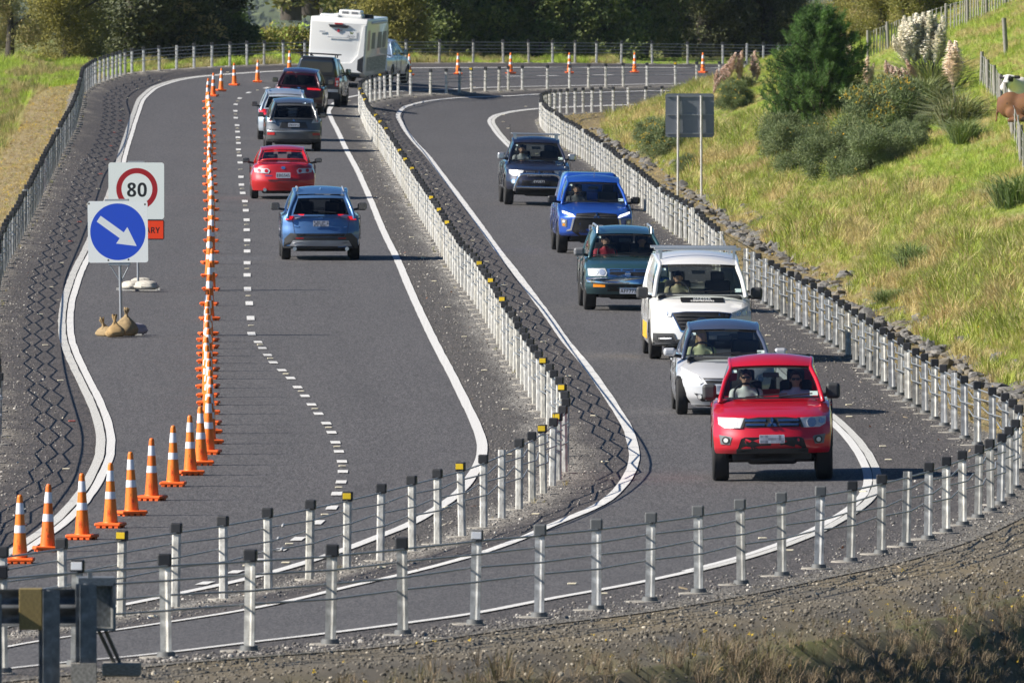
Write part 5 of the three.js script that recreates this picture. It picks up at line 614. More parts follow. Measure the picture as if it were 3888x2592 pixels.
  for (const k of [-1, 1]) { for (const [z, w, y0, y1, m] of [[-2.5, 0.5, 1.5, 2.3, pinkish], [-1.2, 0.9, 1.55, 2.2, M.dark], [0.6, 1.0, 1.55, 2.2, M.dark], [2.0, 0.8, 1.55, 2.2, M.dark]]) { const p = part('side_window', new RoundedBoxGeometry(0.02, y1 - y0, w, 1, 0.008), m === M.dark ? M.grey : m, c); p.position.set(k * 1.155, (y0 + y1) / 2, z); } const p = part('side_panel', new THREE.BoxGeometry(0.012, 0.55, 5.6), grey, c); p.position.set(k * 1.152, 0.95, 0); const ar = part('awning', new THREE.CapsuleGeometry(0.06, 4.0, 4, 10).rotateX(Math.PI / 2), M.white, c); ar.position.set(k * 1.2, 2.6, 0); }
  part('chassis', new THREE.BoxGeometry(2.0, 0.2, 5.8).translate(0, 0.5, 0), M.black, c); part('drawbar', rod(V3(0, 0.5, 2.9), V3(0, 0.5, 4.3), 0.06), M.black, c);
  const [ty, rm] = wheelParts(0.36, 0.22); for (const z of [-0.6, 0.25]) for (const k of [-1, 1]) { const w = new THREE.Group(); w.name = 'wheel'; w.position.set(k * 0.98, 0.36, z); c.add(w); part('tyre', ty, M.rubber, w); part('rim', rm, M.rim, w); }
  part('rear_bumper', new RoundedBoxGeometry(1.9, 0.1, 0.12, 1, 0.02).translate(0, 0.5, -3.1), M.plastic, c); part('spare_wheel_carrier', new RoundedBoxGeometry(0.7, 0.14, 0.5, 1, 0.03).translate(-0.1, 0.38, -2.7), M.black, c);
}
// parking them on the road: the wheel nearest to us stands at (u, v); turn is the heading away from straight
const seats = new Map();
function park(o, u, v, away, turn, axle) {
  const p = G(u, v, 150, 800), ry = (away ? Math.PI : 0) + turn; o.rotation.y = ry;
  const fwd = V3(Math.sin(ry), 0, Math.cos(ry)), c = p.clone().addScaledVector(fwd, -axle); const yA = ground(c.x + fwd.x, -(c.z + fwd.z)), yB = ground(c.x - fwd.x, -(c.z - fwd.z)), sd = V3(fwd.z, 0, -fwd.x), yl = ground(c.x + sd.x, -(c.z + sd.z)), yr = ground(c.x - sd.x, -(c.z - sd.z));
  o.position.set(c.x, (yA + yB) / 2 + 0.012, c.z); o.rotation.order = 'YXZ'; o.rotation.x = -Math.atan2(yA - yB, 2); o.rotation.z = Math.atan2(yl - yr, 2);
  if (o.userData.hull) { seats.set(o, o.userData.hull); delete o.userData.hull; } return o;
}
park(cars.red, 1775, 1104, false, -0.012, 1.62);
park(cars.silver, 1668, 953, false, 0.02, 1.3);
park(cars.van, 1608, 826, false, 0.03, 1.62);
park(cars.teal, 1438, 713, false, 0.035, 1.42);
park(cars.blue, 1365, 583, false, 0.04, 1.62);
park(cars.navy, 1233, 472, false, 0.045, 1.62);
park(cars.sky, 735, 597, true, 0.03, -1.35);
park(cars.cherry, 649, 457, true, 0.025, -1.28);
park(cars.slate, 672, 347, true, 0.035, -1.35);
park(cars.pale, 651, 322, true, 0.02, -1.35);
park(cars.maroon, 685, 263, true, -0.03, -1.35);
park(cars.coal, 728, 243, true, -0.07, -1.4);
park(cars.caravan, 790, 196, true, -0.13, -0.6);
park(cars.tow, 850, 190, true, -0.2, -1.4);
// ---------------------------------------------------------------- people in the approaching vehicles
function mc(res, size, center, sdf) {
  const m = new MarchingCubes(res, new THREE.MeshBasicMaterial(), false, false, 120000); m.isolation = 0;
  const hs = res / 2; for (let k = 0; k < res; k++) for (let j = 0; j < res; j++) for (let i = 0; i < res; i++) m.field[i + j * res + k * res * res] = -sdf((i - hs) / hs * size + center[0], (j - hs) / hs * size + center[1], (k - hs) / hs * size + center[2]);
  m.update(); const n = m.count, g = new THREE.BufferGeometry();
  const p = new Float32Array(n * 3); for (let i = 0; i < n; i++) for (let c = 0; c < 3; c++) p[i * 3 + c] = m.positionArray[i * 3 + c] * size + center[c];
  g.setAttribute('position', new THREE.BufferAttribute(p, 3)); const w = mergeVertices(g, 1e-5); w.computeVertexNormals();
  const q = w.index.array, P = w.attributes.position, N = w.attributes.normal; // keep the faces pointing out
  let s = 0; const e = 1e-3; for (let i = 0; i < P.count; i += 37) { const x = P.getX(i), y = P.getY(i), z = P.getZ(i); s += sdf(x + N.getX(i) * e, y + N.getY(i) * e, z + N.getZ(i) * e) - sdf(x, y, z); }
  if (s < 0) { for (let i = 0; i < q.length; i += 3) { const t = q[i]; q[i] = q[i + 1]; q[i + 1] = t; } w.computeVertexNormals(); }
  return w;
}
const cap = (a, b, ra, rb) => { const d = [b[0] - a[0], b[1] - a[1], b[2] - a[2]], l = d[0] ** 2 + d[1] ** 2 + d[2] ** 2; return (x, y, z) => { const t = clamp(((x - a[0]) * d[0] + (y - a[1]) * d[1] + (z - a[2]) * d[2]) / l); return Math.hypot(x - a[0] - t * d[0], y - a[1] - t * d[1], z - a[2] - t * d[2]) - lerp(ra, rb, t); }; };
const ell = (c, r) => (x, y, z) => { const k = Math.hypot((x - c[0]) / r[0], (y - c[1]) / r[1], (z - c[2]) / r[2]); return (k - 1) * Math.min(...r); };
const smin = (a, b, k) => { const h = clamp(0.5 + 0.5 * (b - a) / k); return lerp(b, a, h) - k * h * (1 - h); };
const blend = (fs, k) => (x, y, z) => fs.reduce((a, f) => a === null ? f(x, y, z) : smin(a, f(x, y, z), k), null);
const torsoSdf = blend([ell([0, 0.30, -0.06], [0.175, 0.26, 0.115]), ell([0, 0.04, -0.02], [0.185, 0.15, 0.14]), cap([-0.17, 0.49, -0.07], [0.17, 0.49, -0.07], 0.062, 0.062), cap([0, 0.46, -0.07], [0, 0.62, -0.045], 0.062, 0.052),
  ...[-1, 1].flatMap((k) => [cap([k * 0.19, 0.48, -0.06], [k * 0.25, 0.24, 0.08], 0.058, 0.045), cap([k * 0.25, 0.24, 0.08], [k * 0.16, 0.36, 0.35], 0.043, 0.03), cap([k * 0.09, 0.0, 0.02], [k * 0.14, 0.07, 0.46], 0.085, 0.06), cap([k * 0.14, 0.07, 0.46], [k * 0.13, -0.32, 0.62], 0.055, 0.04)])], 0.035);
const headSdf = (() => { const a = blend([ell([0, 0.735, -0.025], [0.076, 0.098, 0.098]), ell([0, 0.665, 0.012], [0.056, 0.062, 0.062]), ell([0, 0.628, 0.045], [0.03, 0.022, 0.025])], 0.03), nose = cap([0, 0.715, 0.07], [0, 0.687, 0.095], 0.011, 0.015), ears = [-1, 1].map((k) => ell([k * 0.078, 0.705, -0.02], [0.012, 0.03, 0.02])), eyes = [-1, 1].map((k) => ell([k * 0.03, 0.717, 0.083], [0.018, 0.012, 0.016])), lips = ell([0, 0.66, 0.07], [0.022, 0.008, 0.008]); return (x, y, z) => { let d = a(x, y, z); for (const e of eyes) d = Math.max(d, -e(x, y, z)); d = smin(d, nose(x, y, z), 0.012); for (const e of ears) d = smin(d, e(x, y, z), 0.008); return smin(d, lips(x, y, z), 0.006); }; })();
const handSdf = (k) => { const P = [k * 0.155, 0.385, 0.385], fs = [ell(P, [0.02, 0.032, 0.036]), cap([P[0], P[1] - 0.03, P[2] - 0.03], P, 0.026, 0.024)]; for (let f = 0; f < 4; f++) { const y = P[1] + 0.026 - f * 0.017, L = [0.03, 0.036, 0.034, 0.026][f]; fs.push(cap([P[0], y, P[2] + 0.02], [P[0] - k * 0.006, y, P[2] + 0.024 + L * 0.6], 0.0088, 0.0085), cap([P[0] - k * 0.006, y, P[2] + 0.024 + L * 0.6], [P[0] + k * 0.022, y - 0.003, P[2] + 0.03 + L * 0.5], 0.0085, 0.0075)); } fs.push(cap([P[0] + k * 0.005, P[1] + 0.02, P[2] - 0.01], [P[0] + k * 0.02, P[1] + 0.045, P[2] + 0.015], 0.0105, 0.0095), cap([P[0] + k * 0.02, P[1] + 0.045, P[2] + 0.015], [P[0] + k * 0.026, P[1] + 0.04, P[2] + 0.04], 0.0095, 0.008)); return blend(fs, 0.008); };
const bodyParts = [mc(64, 0.72, [0, 0.2, 0.15], torsoSdf), mc(56, 0.15, [0, 0.71, 0.0], headSdf), ...[-1, 1].map((k) => mc(48, 0.08, [k * 0.155, 0.39, 0.4], handSdf(k)))];
const bodyGeo = mergeGeometries(bodyParts.map((g) => { const q = g.clone(); for (const n of Object.keys(q.attributes)) if (n !== 'position' && n !== 'normal') q.deleteAttribute(n); return q.toNonIndexed(); }));
const hairShort = mc(40, 0.14, [0, 0.75, -0.02], (x, y, z) => Math.max(ell([0, 0.742, -0.034], [0.084, 0.103, 0.104])(x, y, z), -(y - 0.70 - Math.max(0, z) * 0.9 + (z < -0.02 ? 0.06 : 0))));
const hairLong = mc(40, 0.2, [0, 0.68, -0.03], (x, y, z) => Math.max(smin(ell([0, 0.742, -0.034], [0.088, 0.106, 0.106])(x, y, z), ell([0, 0.62, -0.07], [0.1, 0.15, 0.06])(x, y, z), 0.03), Math.min(z - 0.02 - (y - 0.72) * 0.5, 0.78 - y)));
const sunglasses = mergeGeometries([-1, 1].map((k) => new RoundedBoxGeometry(0.055, 0.036, 0.012, 2, 0.006).translate(k * 0.031, 0.717, 0.092)).concat([new THREE.BoxGeometry(0.14, 0.008, 0.006).translate(0, 0.73, 0.088), ...[-1, 1].map((k) => new THREE.BoxGeometry(0.005, 0.008, 0.1).translate(k * 0.072, 0.725, 0.04))]).map((g) => g.index ? g.toNonIndexed() : g));
const capHat = mergeGeometries([mc(32, 0.13, [0, 0.79, -0.01], (x, y, z) => Math.max(ell([0, 0.75, -0.022], [0.086, 0.1, 0.108])(x, y, z), 0.755 - y)), new THREE.CylinderGeometry(0.07, 0.075, 0.012, 16, 1, false, -Math.PI / 2, Math.PI).translate(0, 0.762, 0.08)].map((g) => { for (const n of Object.keys(g.attributes)) if (n !== 'position' && n !== 'normal') g.deleteAttribute(n); return g.index ? g.toNonIndexed() : g; }));
const bodyMat = std([1, 1, 1], 0.75, 0, { vertexColors: true });
function person(label, car, side, o) {
  const p = thing('person', label, 'person', 'people inside the approaching vehicles'), g = bodyGeo.clone(), P = g.attributes.position, c = new Float32Array(P.count * 3);
  for (let i = 0; i < P.count; i++) { const x = P.getX(i), y = P.getY(i), z = P.getZ(i), skin = y > 0.585 + 0.05 * Math.abs(x) || (z > (o.long ? 0.31 : 0.12) && y > 0.19 && Math.abs(x) > 0.1 && y < 0.47) , q = skin ? o.skin || [0.42, 0.24, 0.16] : y < 0.08 || z > 0.2 ? [0.03, 0.04, 0.07] : o.top; c.set(q, i * 3); }
  g.setAttribute('color', new THREE.BufferAttribute(c, 3)); part('body', withUV(g), bodyMat, p);
  if (o.hair) part('hair', withUV(o.hair[0].clone()), std(o.hair[1], 0.8), p);
  if (o.glasses) part('sunglasses', withUV(sunglasses.clone()), M.black, p);
  if (o.cap) part('cap', withUV(capHat.clone()), std(o.cap, 0.8), p);
  const s = seats.get(car), zs = s.seatZ ?? s.gh.rf[2] - 0.42; car.updateMatrixWorld();
  p.position.copy(V3(side * 0.37, s.gh.a[1] - 0.43 + (o.dy || 0), zs).applyMatrix4(car.matrixWorld)); p.rotation.copy(car.rotation); p.rotation.order = 'YXZ'; p.rotation.y += o.look || 0;
}
const brown = [0.035, 0.02, 0.012], blond = [0.32, 0.2, 0.07];
person('driver in a white top and dark sunglasses at the wheel of the red pickup', cars.red, -1, { top: [0.75, 0.75, 0.72], glasses: 1, hair: [hairShort, brown] });
person('passenger with long dark hair and lilac top in the red pickup', cars.red, 1, { top: [0.5, 0.48, 0.62], glasses: 1, hair: [hairLong, brown], dy: -0.03 });
person('driver with long fair hair and pale yellow top in the silver hatchback', cars.silver, -1, { top: [0.6, 0.6, 0.35], hair: [hairLong, blond] });
person('driver in a khaki shirt and dark cap at the wheel of the white van', cars.van, -1, { top: [0.42, 0.36, 0.22], long: 1, cap: [0.02, 0.02, 0.03], hair: [hairShort, brown] });
person('driver in a red shirt in the teal four wheel drive', cars.teal, -1, { top: [0.42, 0.03, 0.05], hair: [hairShort, brown], look: 0.15 });
person('dim passenger in a dark top in the teal four wheel drive', cars.teal, 1, { top: [0.03, 0.03, 0.035], cap: [0.02, 0.02, 0.02], hair: [hairShort, brown], skin: [0.3, 0.17, 0.11] });
person('driver in a dark grey top in the vivid blue pickup', cars.blue, -1, { top: [0.12, 0.12, 0.13], hair: [hairShort, brown] });
person('driver in a pale top in the dark navy pickup', cars.navy, -1, { top: [0.4, 0.4, 0.4], cap: [0.03, 0.03, 0.04], hair: [hairShort, brown] });

// ---------------------------------------------------------------- cattle
const furMap = grain(128, (i, j) => clamp(215 + 60 * fbm(i * 0.06, j * 0.2) + 20 * (rnd() - 0.5), 0, 255), true);
function cow(label, at, turn, lying, color) {
  const h = lying ? 0.42 : 1.05, c = thing('cow', label, 'cow', 'cattle in the hill paddock');
  const fs = [ell([0.05, h + 0.02, 0], [0.42, 0.38, 0.31]), ell([0.75, h, 0], [0.62, 0.36, 0.34]), ell([1.3, h + 0.03, 0], [0.34, 0.34, 0.3]), cap([-0.15, h + 0.1, 0], [-0.62, h + 0.3, 0], 0.22, 0.14), ell([-0.68, h + 0.34, 0], [0.14, 0.14, 0.125]), cap([-0.7, h + 0.3, 0], [-0.93, h + 0.14, 0], 0.12, 0.095), ell([-0.95, h + 0.12, 0], [0.085, 0.09, 0.1])];
  for (const k of [-1, 1]) fs.push(cap([-0.66, h + 0.42, k * 0.1], [-0.6, h + 0.4, k * 0.27], 0.035, 0.05), ...(lying ? [cap([0.1, 0.2, k * 0.22], [-0.35, 0.08, k * 0.26], 0.1, 0.06), cap([-0.35, 0.08, k * 0.26], [0.0, 0.06, k * 0.22], 0.055, 0.04), cap([1.2, 0.25, k * 0.25], [0.85, 0.1, k * 0.38], 0.16, 0.07), cap([0.85, 0.1, k * 0.38], [1.25, 0.06, k * 0.4], 0.06, 0.045)] : [cap([0.0, h - 0.2, k * 0.17], [-0.02, 0.52, k * 0.17], 0.13, 0.07), cap([-0.02, 0.52, k * 0.17], [0.0, 0.06, k * 0.17], 0.058, 0.05), cap([1.32, h - 0.1, k * 0.18], [1.18, 0.68, k * 0.18], 0.17, 0.09), cap([1.18, 0.68, k * 0.18], [1.38, 0.5, k * 0.18], 0.075, 0.058), cap([1.38, 0.5, k * 0.18], [1.34, 0.06, k * 0.18], 0.055, 0.05)]));
  fs.push(cap([1.6, h + 0.2, 0], [1.68, h - 0.4, 0], 0.03, 0.02));
  const g = mc(80, 1.45, [0.35, h * 0.6 + 0.1, 0], blend(fs, 0.06)), P = g.attributes.position, col = new Float32Array(P.count * 3);
  for (let i = 0; i < P.count; i++) col.set(color(P.getX(i), P.getY(i) - h, P.getZ(i)), i * 3);
  g.setAttribute('color', new THREE.BufferAttribute(col, 3)); part('body', withUV(g), std([1, 1, 1], 0.85, 0, { vertexColors: true }), c);
  for (const k of [-1, 1]) part('eye', new THREE.SphereGeometry(0.024, 10, 8).translate(-0.76, h + 0.38, k * 0.112), M.black, c);
  c.position.copy(at); c.rotation.y = turn; return c;
}
cow('brown cow lying behind the wooden paddock fence at the right edge', G(2436, 282).add(V3(0, 0.0, 0)), Math.PI - 0.25, true, (x, y, z) => { const n = fbm(x * 2.2, z * 2.2 + y * 2); return n > 0.2 ? [0.03, 0.02, 0.014] : [0.17 + 0.1 * n, 0.075 + 0.05 * n, 0.03]; });
cow('black and white cow resting above the brown cow at the right edge', G(2350, 250).add(V3(0.02, 0, -3)), Math.PI / 2 - 0.5, true, (x, y, z) => { const n = fbm(x * 1.4 + 4, z * 1.4 + y * 1.6, 2), eye = x < -0.6 && Math.hypot(x + 0.76, y - 0.36) < 0.09 && Math.abs(z) > 0.06; return n > 0.1 || eye || (Math.abs(z) > 0.16 && x < -0.5) ? [0.02, 0.02, 0.022] : [0.74, 0.72, 0.68]; });

// ---------------------------------------------------------------- farm fences
const oldWood = std([0.36, 0.34, 0.31], 0.95, 0, { map: sackTex }), palePost = std([0.5, 0.48, 0.44], 0.95, 0, { map: sackTex }), wireMat = std([0.3, 0.3, 0.3], 0.6, 0.5);
function farmFence(label, ends, n, h, strong) {
  const f = thing('farm_fence', label, 'fence'), pts = []; for (let i = 0; i < n; i++) { const t = i / (n - 1) * (ends.length - 1), k = Math.min(ends.length - 2, Math.floor(t)), q = ends[k].clone().lerp(ends[k + 1], t - k); q.y = ground(q.x, -q.z); pts.push(q); }
  pts.forEach((q, i) => { const s = i % strong === 0, p = part(s ? 'post' : 'batten', new THREE.CylinderGeometry(s ? 0.055 : 0.022, s ? 0.06 : 0.025, h * (s ? 1.12 : 0.95) + 0.3, s ? 9 : 6).translate(0, h / 2 - 0.12, 0), s ? oldWood : palePost, f); p.position.copy(q); p.rotation.set(rr(-0.06, 0.06), rr(0, 3), rr(-0.06, 0.06)); });
  for (const y of [0.25, 0.5, 0.75, 0.98]) part('wire', polyTube(pts.map((q) => q.clone().add(V3(0, h * y, 0))), 0.006, 4), wireMat, f);
}
farmFence('weathered wooden paddock fence running down the hill in front of the cows', [G(2255, 196), G(2290, 232), G(2313, 278), G(2352, 392)], 26, 0.9, 4);
farmFence('post and batten fence climbing the hill at the top right corner', [G(1995, 132), G(2070, 102), G(2190, 66), G(2260, 42), G(2330, 4)], 46, 0.85, 7);
{ const p = G(2312, 124); const m = top('fence_post', new THREE.CylinderGeometry(0.07, 0.075, 1.2, 9).translate(0, 0.5, 0), oldWood, 'single leaning wooden post standing alone in the green paddock', 'post'); m.position.copy(p); m.rotation.z = 0.06; }

// ---------------------------------------------------------------- rocks along the foot of the hill
const rockGeos = Array.from({ length: 6 }, (_, k) => { const g = new THREE.IcosahedronGeometry(1, 1), p = g.attributes.position; for (let i = 0; i < p.count; i++) { const x = p.getX(i), y = p.getY(i), z = p.getZ(i), f = 1 + 0.45 * nz(x * 1.3 + k * 9, y * 1.3, z * 1.3) + 0.2 * nz(x * 3 + k, y * 3, z * 3); p.setXYZ(i, x * f * 1.15, Math.max(-0.6, y * f * 0.8), z * f); } g.computeVertexNormals(); return g; });
const rockMats = [[0.24, 0.235, 0.225], [0.34, 0.33, 0.31], [0.18, 0.176, 0.17], [0.28, 0.25, 0.20]].map((c) => std(c, 0.92, 0, { map: concreteTex }));
{
  const bank = thing('rock_bank', 'grey broken rocks lining the ditch between the hill and the barrier', 'rocks'); bank.userData.kind = 'structure';
  const spots = []; for (let i = 0; i < 1700; i++) { const D = 250 + 330 * Math.pow(rnd(), 1.25), dens = 0.25 + fbm(D * 0.035, 3) * 1.6 + 0.9 * Math.exp(-(((D - 300) / 34) ** 2)) + 0.8 * Math.exp(-(((D - 408) / 26) ** 2)) + 0.5 * Math.exp(-(((D - 545) / 20) ** 2)); if (rnd() > clamp(dens, 0.05, 1)) continue; const d = 2.35 + 0.95 * (rnd() + rnd() - 1) * (1 + 0.5 * fbm(D * 0.02, 8)), x = T.RB.X(D) + d; spots.push([x, D, (0.05 + 0.13 * rnd() * rnd() + 0.05 * rnd()) ]); }
  spots.sort((a, b) => b[2] / b[1] - a[2] / a[1]);
  const place = (o, [x, D, r]) => { o.position.set(x, ground(x, D) + r * 0.12, -D); o.rotation.set(rr(-0.4, 0.4), rr(0, 6.28), rr(-0.4, 0.4)); o.scale.set(r * rr(0.8, 1.35), r * rr(0.7, 1.05), r * rr(0.8, 1.3)); };
  spots.slice(0, 290).forEach((s) => place(part('rock', pick(rockGeos), pick(rockMats), bank), s));
  const rest = spots.slice(290), im = new THREE.InstancedMesh(rockGeos[0], rockMats[0], rest.length), d = new THREE.Object3D(); rest.forEach((s, i) => { place(d, s); d.updateMatrix(); im.setMatrixAt(i, d.matrix); }); im.name = 'small_rocks'; im.userData.kind = 'stuff'; im.castShadow = im.receiveShadow = true; bank.add(im);
}
// ---------------------------------------------------------------- plants
const leafMatOf = (rough = 0.85) => new THREE.MeshPhysicalMaterial({ color: lin(1, 1, 1), roughness: rough, transmission: 0.25, thickness: 0, side: THREE.DoubleSide, vertexColors: false });
const leafMat = leafMatOf(), bladeMat = leafMatOf(0.9);
function quads(list) { const p = [], ix = [], n = []; list.forEach((q) => { const b = p.length / 3; for (const v of q) p.push(v.x, v.y, v.z); for (let i = 2; i < q.length; i++) ix.push(b, b + i - 1, b + i); }); const g = new THREE.BufferGeometry(); g.setAttribute('position', new THREE.Float32BufferAttribute(p, 3)); g.setAttribute('uv', new THREE.Float32BufferAttribute(new Float32Array(p.length / 3 * 2), 2)); g.setIndex(ix); g.computeVertexNormals(); return g; }
const rdir = () => { const z = rr(-1, 1), a = rr(0, 6.2832), s = Math.sqrt(1 - z * z); return V3(s * Math.cos(a), z, s * Math.sin(a)); };
function leafClump(n, len, wid, up = 0.2) { const L = []; for (let i = 0; i < n; i++) { const c = rdir().multiplyScalar(Math.pow(rnd(), 0.5)), d = rdir().add(V3(0, up, 0)).addScaledVector(c, 0.7).normalize(), s = d.clone().cross(rdir()).normalize(), l = len * rr(0.6, 1.3), w = wid * rr(0.7, 1.2); const e = c.clone().addScaledVector(d, l), m = c.clone().addScaledVector(d, l * 0.5); L.push([c, m.clone().addScaledVector(s, w), e, m.clone().addScaledVector(s, -w)]); } return quads(L); }
function needleClump(n, len) { const L = []; for (let i = 0; i < n; i++) { const t = rnd(), c = V3(0, t, 0), a = rr(0, 6.28), d = V3(Math.cos(a), rr(0.35, 1.0), Math.sin(a)).normalize(), s = d.clone().cross(rdir()).normalize().multiplyScalar(0.028); L.push([c.clone().add(s), c.clone().addScaledVector(d, len * rr(0.7, 1.1)), c.clone().sub(s)]); } return quads(L); }
function tuftGeo(n, spread, lean, wid) { const L = []; for (let i = 0; i < n; i++) { const a = rr(0, 6.28), r = spread * Math.sqrt(rnd()), b = V3(Math.cos(a) * r, 0, Math.sin(a) * r), d = V3(Math.cos(a), 0, Math.sin(a)).multiplyScalar(lean * rr(0.2, 1.2)), h = rr(0.55, 1), s = V3(-Math.sin(a + rr(-1, 1)), 0, Math.cos(a)).normalize().multiplyScalar(wid), m = b.clone().addScaledVector(d, 0.35).add(V3(0, h * 0.6, 0)), e = b.clone().add(d).add(V3(0, h * (1 - 0.25 * lean), 0)); L.push([b.clone().add(s), m.clone().addScaledVector(s, 0.8), m.clone().addScaledVector(s, -0.8), b.clone().sub(s)], [m.clone().addScaledVector(s, 0.8), e, m.clone().addScaledVector(s, -0.8)]); } return quads(L); }
const dummy = new THREE.Object3D(), tmpC = new THREE.Color();
function scatter(name, geo, mat, list, parent) {           // list of {p, s: [x, y, z], r: [x, y, z] or q, c: [r, g, b]}
  const im = new THREE.InstancedMesh(geo, mat, list.length); list.forEach((o, i) => { dummy.position.copy(o.p); if (o.q) dummy.quaternion.copy(o.q); else dummy.rotation.set(...o.r); dummy.scale.set(...o.s); dummy.updateMatrix(); im.setMatrixAt(i, dummy.matrix); im.setColorAt(i, tmpC.setRGB(...o.c)); });
  im.name = name; im.userData.kind = 'stuff'; im.castShadow = im.receiveShadow = true; (parent || scene).add(im); return im;
}
const barkMat = std([0.10, 0.085, 0.07], 0.95, 0, { map: sackTex }), paleBark = std([0.34, 0.31, 0.27], 0.95, 0, { map: sackTex });
const clumps = { leaf: [leafClump(46, 0.5, 0.12), leafClump(46, 0.45, 0.11)], fine: [leafClump(70, 0.42, 0.055, 0.5), leafClump(70, 0.38, 0.05, 0.5)], pine: [needleClump(54, 0.5), needleClump(54, 0.42)], spiky: [leafClump(64, 0.5, 0.04, 0.9)] };
function trunkGeo(h, r, bend = 0.2) { const pts = []; for (let i = 0; i <= 6; i++) pts.push(V3(bend * Math.sin(i * 0.7) * 0.3, h * i / 6, bend * Math.cos(i * 0.9) * 0.3)); const g = polyTube(pts, 1, 8), p = g.attributes.position; for (let i = 0; i < p.count; i++) { const k = Math.floor(i / 8), q = pts[k], f = r * (1 - 0.78 * k / 6); p.setXYZ(i, q.x + (p.getX(i) - q.x) * f, p.getY(i) * 1 - (p.getY(i) - q.y) * (1 - f), q.z + (p.getZ(i) - q.z) * f); } return g; }
function tree(name, label, category, at, o, group) {
  const t = thing(name, label, category, group); t.position.copy(at);
  const h = o.h, w = o.w; part('trunk', trunkGeo(h * (o.trunkTop ?? 0.8), o.trunk ?? 0.05 * h), o.bark || barkMat, t);
  const limbs = []; for (let i = 0; i < (o.limbs ?? 5); i++) { const y = h * rr(0.2, 0.65), a = rr(0, 6.28), l = w * rr(0.25, 0.42); limbs.push(polyTube([V3(0, y, 0), V3(Math.cos(a) * l * 0.5, y + l * 0.35, Math.sin(a) * l * 0.5), V3(Math.cos(a) * l, y + l * 0.6, Math.sin(a) * l)], 0.016 * h * rr(0.5, 1), 5)); }
  if (limbs.length) part('limbs', mergeGeometries(limbs), o.bark || barkMat, t);
  const lobes = Array.from({ length: o.lobes ?? 9 }, (_, i) => { const y = lerp(o.low ?? 0.12, 0.92, (i + rnd()) / (o.lobes ?? 9)), a = rr(0, 6.28), k = (o.shape || ((q) => Math.sin(Math.PI * Math.pow(q, 0.7)) * 0.8 + 0.2))(y), r = w / 2 * k * rr(0.2, 0.75); return o.ragged ? [V3(Math.cos(a) * w * rr(0.05, 0.62), y * h * rr(0.5, 1.15), Math.sin(a) * w * rr(0.05, 0.6)), w * rr(0.1, 0.24)] : [V3(Math.cos(a) * r, y * h, Math.sin(a) * r), w * rr(0.2, 0.34) * (0.5 + 0.5 * k)]; });
  const list = []; for (let i = 0; i < (o.n ?? 220); i++) { const [c, r] = pick(lobes), d = rdir(), p = c.clone().addScaledVector(d, r * Math.pow(rnd(), 0.4)); if (p.y < 0.05) p.y = rr(0.05, 0.4); const s = (o.clump ?? 0.42) * rr(0.65, 1.3), k = o.colors, a = pick(k), m = rr(0.75, 1.25); list.push({ p, s: [s, s * (o.flat ?? 0.85), s], r: [rr(-0.5, 0.5), rr(0, 6.28), rr(-0.5, 0.5)], c: a.map((q) => q * m) }); }
  scatter('crown', pick(o.kind), leafMat, list, t);
  if (o.flowers) scatter('flowers', flowerGeo, flowerMat, Array.from({ length: o.flowers }, () => { const [c, r] = pick(lobes), d = rdir(); d.y = Math.abs(d.y); return { p: c.clone().addScaledVector(d, r * rr(0.9, 1.15)), s: [2.2, 2.8, 2.2], r: [rnd() * 3, rnd() * 6, 0], c: [0.75, 0.5 + rr(-0.08, 0.06), 0.015] }; }), t);
  return t;
}
const flowerGeo = leafClump(9, 0.9, 0.42).scale(0.013, 0.013, 0.013), flowerMat = leafMatOf();
const OL = [[0.26, 0.24, 0.035], [0.33, 0.30, 0.055], [0.19, 0.18, 0.03]], DK = [[0.085, 0.10, 0.03], [0.12, 0.135, 0.04], [0.06, 0.075, 0.025]], MG = [[0.11, 0.16, 0.035], [0.15, 0.20, 0.045], [0.08, 0.125, 0.03], [0.20, 0.24, 0.06]], BG = [[0.26, 0.38, 0.04], [0.30, 0.42, 0.05]], TW = [[0.36, 0.29, 0.12], [0.28, 0.26, 0.07], [0.24, 0.24, 0.06]], PN = [[0.075, 0.155, 0.03], [0.12, 0.23, 0.045], [0.05, 0.105, 0.022]], GO = [[0.17, 0.225, 0.085], [0.22, 0.27, 0.11], [0.13, 0.18, 0.065]], WD = [[0.07, 0.10, 0.03], [0.10, 0.13, 0.035], [0.05, 0.075, 0.025]];
const m2 = (px, D) => px * D / F;
const put = (u, D) => atD(u, D);
// trees beyond the outer barrier, left
const LT = 'trees beyond the outer barrier on the left';
tree('shrub_tree', 'sunlit olive shrub tree at the top left above the grass bank', 'tree', put(150, 676), { h: 4.6, w: 4.6, n: 560, kind: clumps.fine, clump: 0.42, colors: OL, low: 0.1, lobes: 15 }, LT);
tree('shrub_tree', 'pale tall shrub at the very top left corner', 'tree', put(20, 672), { h: 4.5, w: 2.6, n: 220, kind: clumps.fine, clump: 0.4, colors: TW, lobes: 8 }, LT);
[[238, 690, 4.6], [300, 686, 4.5], [352, 694, 5.0], [405, 688, 4.6], [450, 696, 4.4], [490, 694, 3.4]].forEach(([u, D, w], i) => tree('dark_tree', `dark dense tree, ${ordinal(i + 1)} to the right of the sunlit olive shrub`, 'tree', put(u, D), { h: 7.5, w, n: 520, kind: clumps.leaf, clump: 0.46, colors: i === 3 ? [...DK, TW[0]] : DK, low: 0.03, lobes: 15 }, LT));
tree('small_tree', 'bright green small tree at the right end of the dark trees', 'tree', put(528, 700), { h: 6, w: 1.9, n: 300, kind: clumps.leaf, clump: 0.36, colors: BG, low: 0.3, lobes: 9 }, LT);
tree('shrub_tree', 'low mid green shrub under the bright green small tree', 'tree', put(545, 690), { h: 1.9, w: 1.9, n: 180, kind: clumps.leaf, clump: 0.34, colors: MG, low: 0.05, lobes: 6 }, LT);
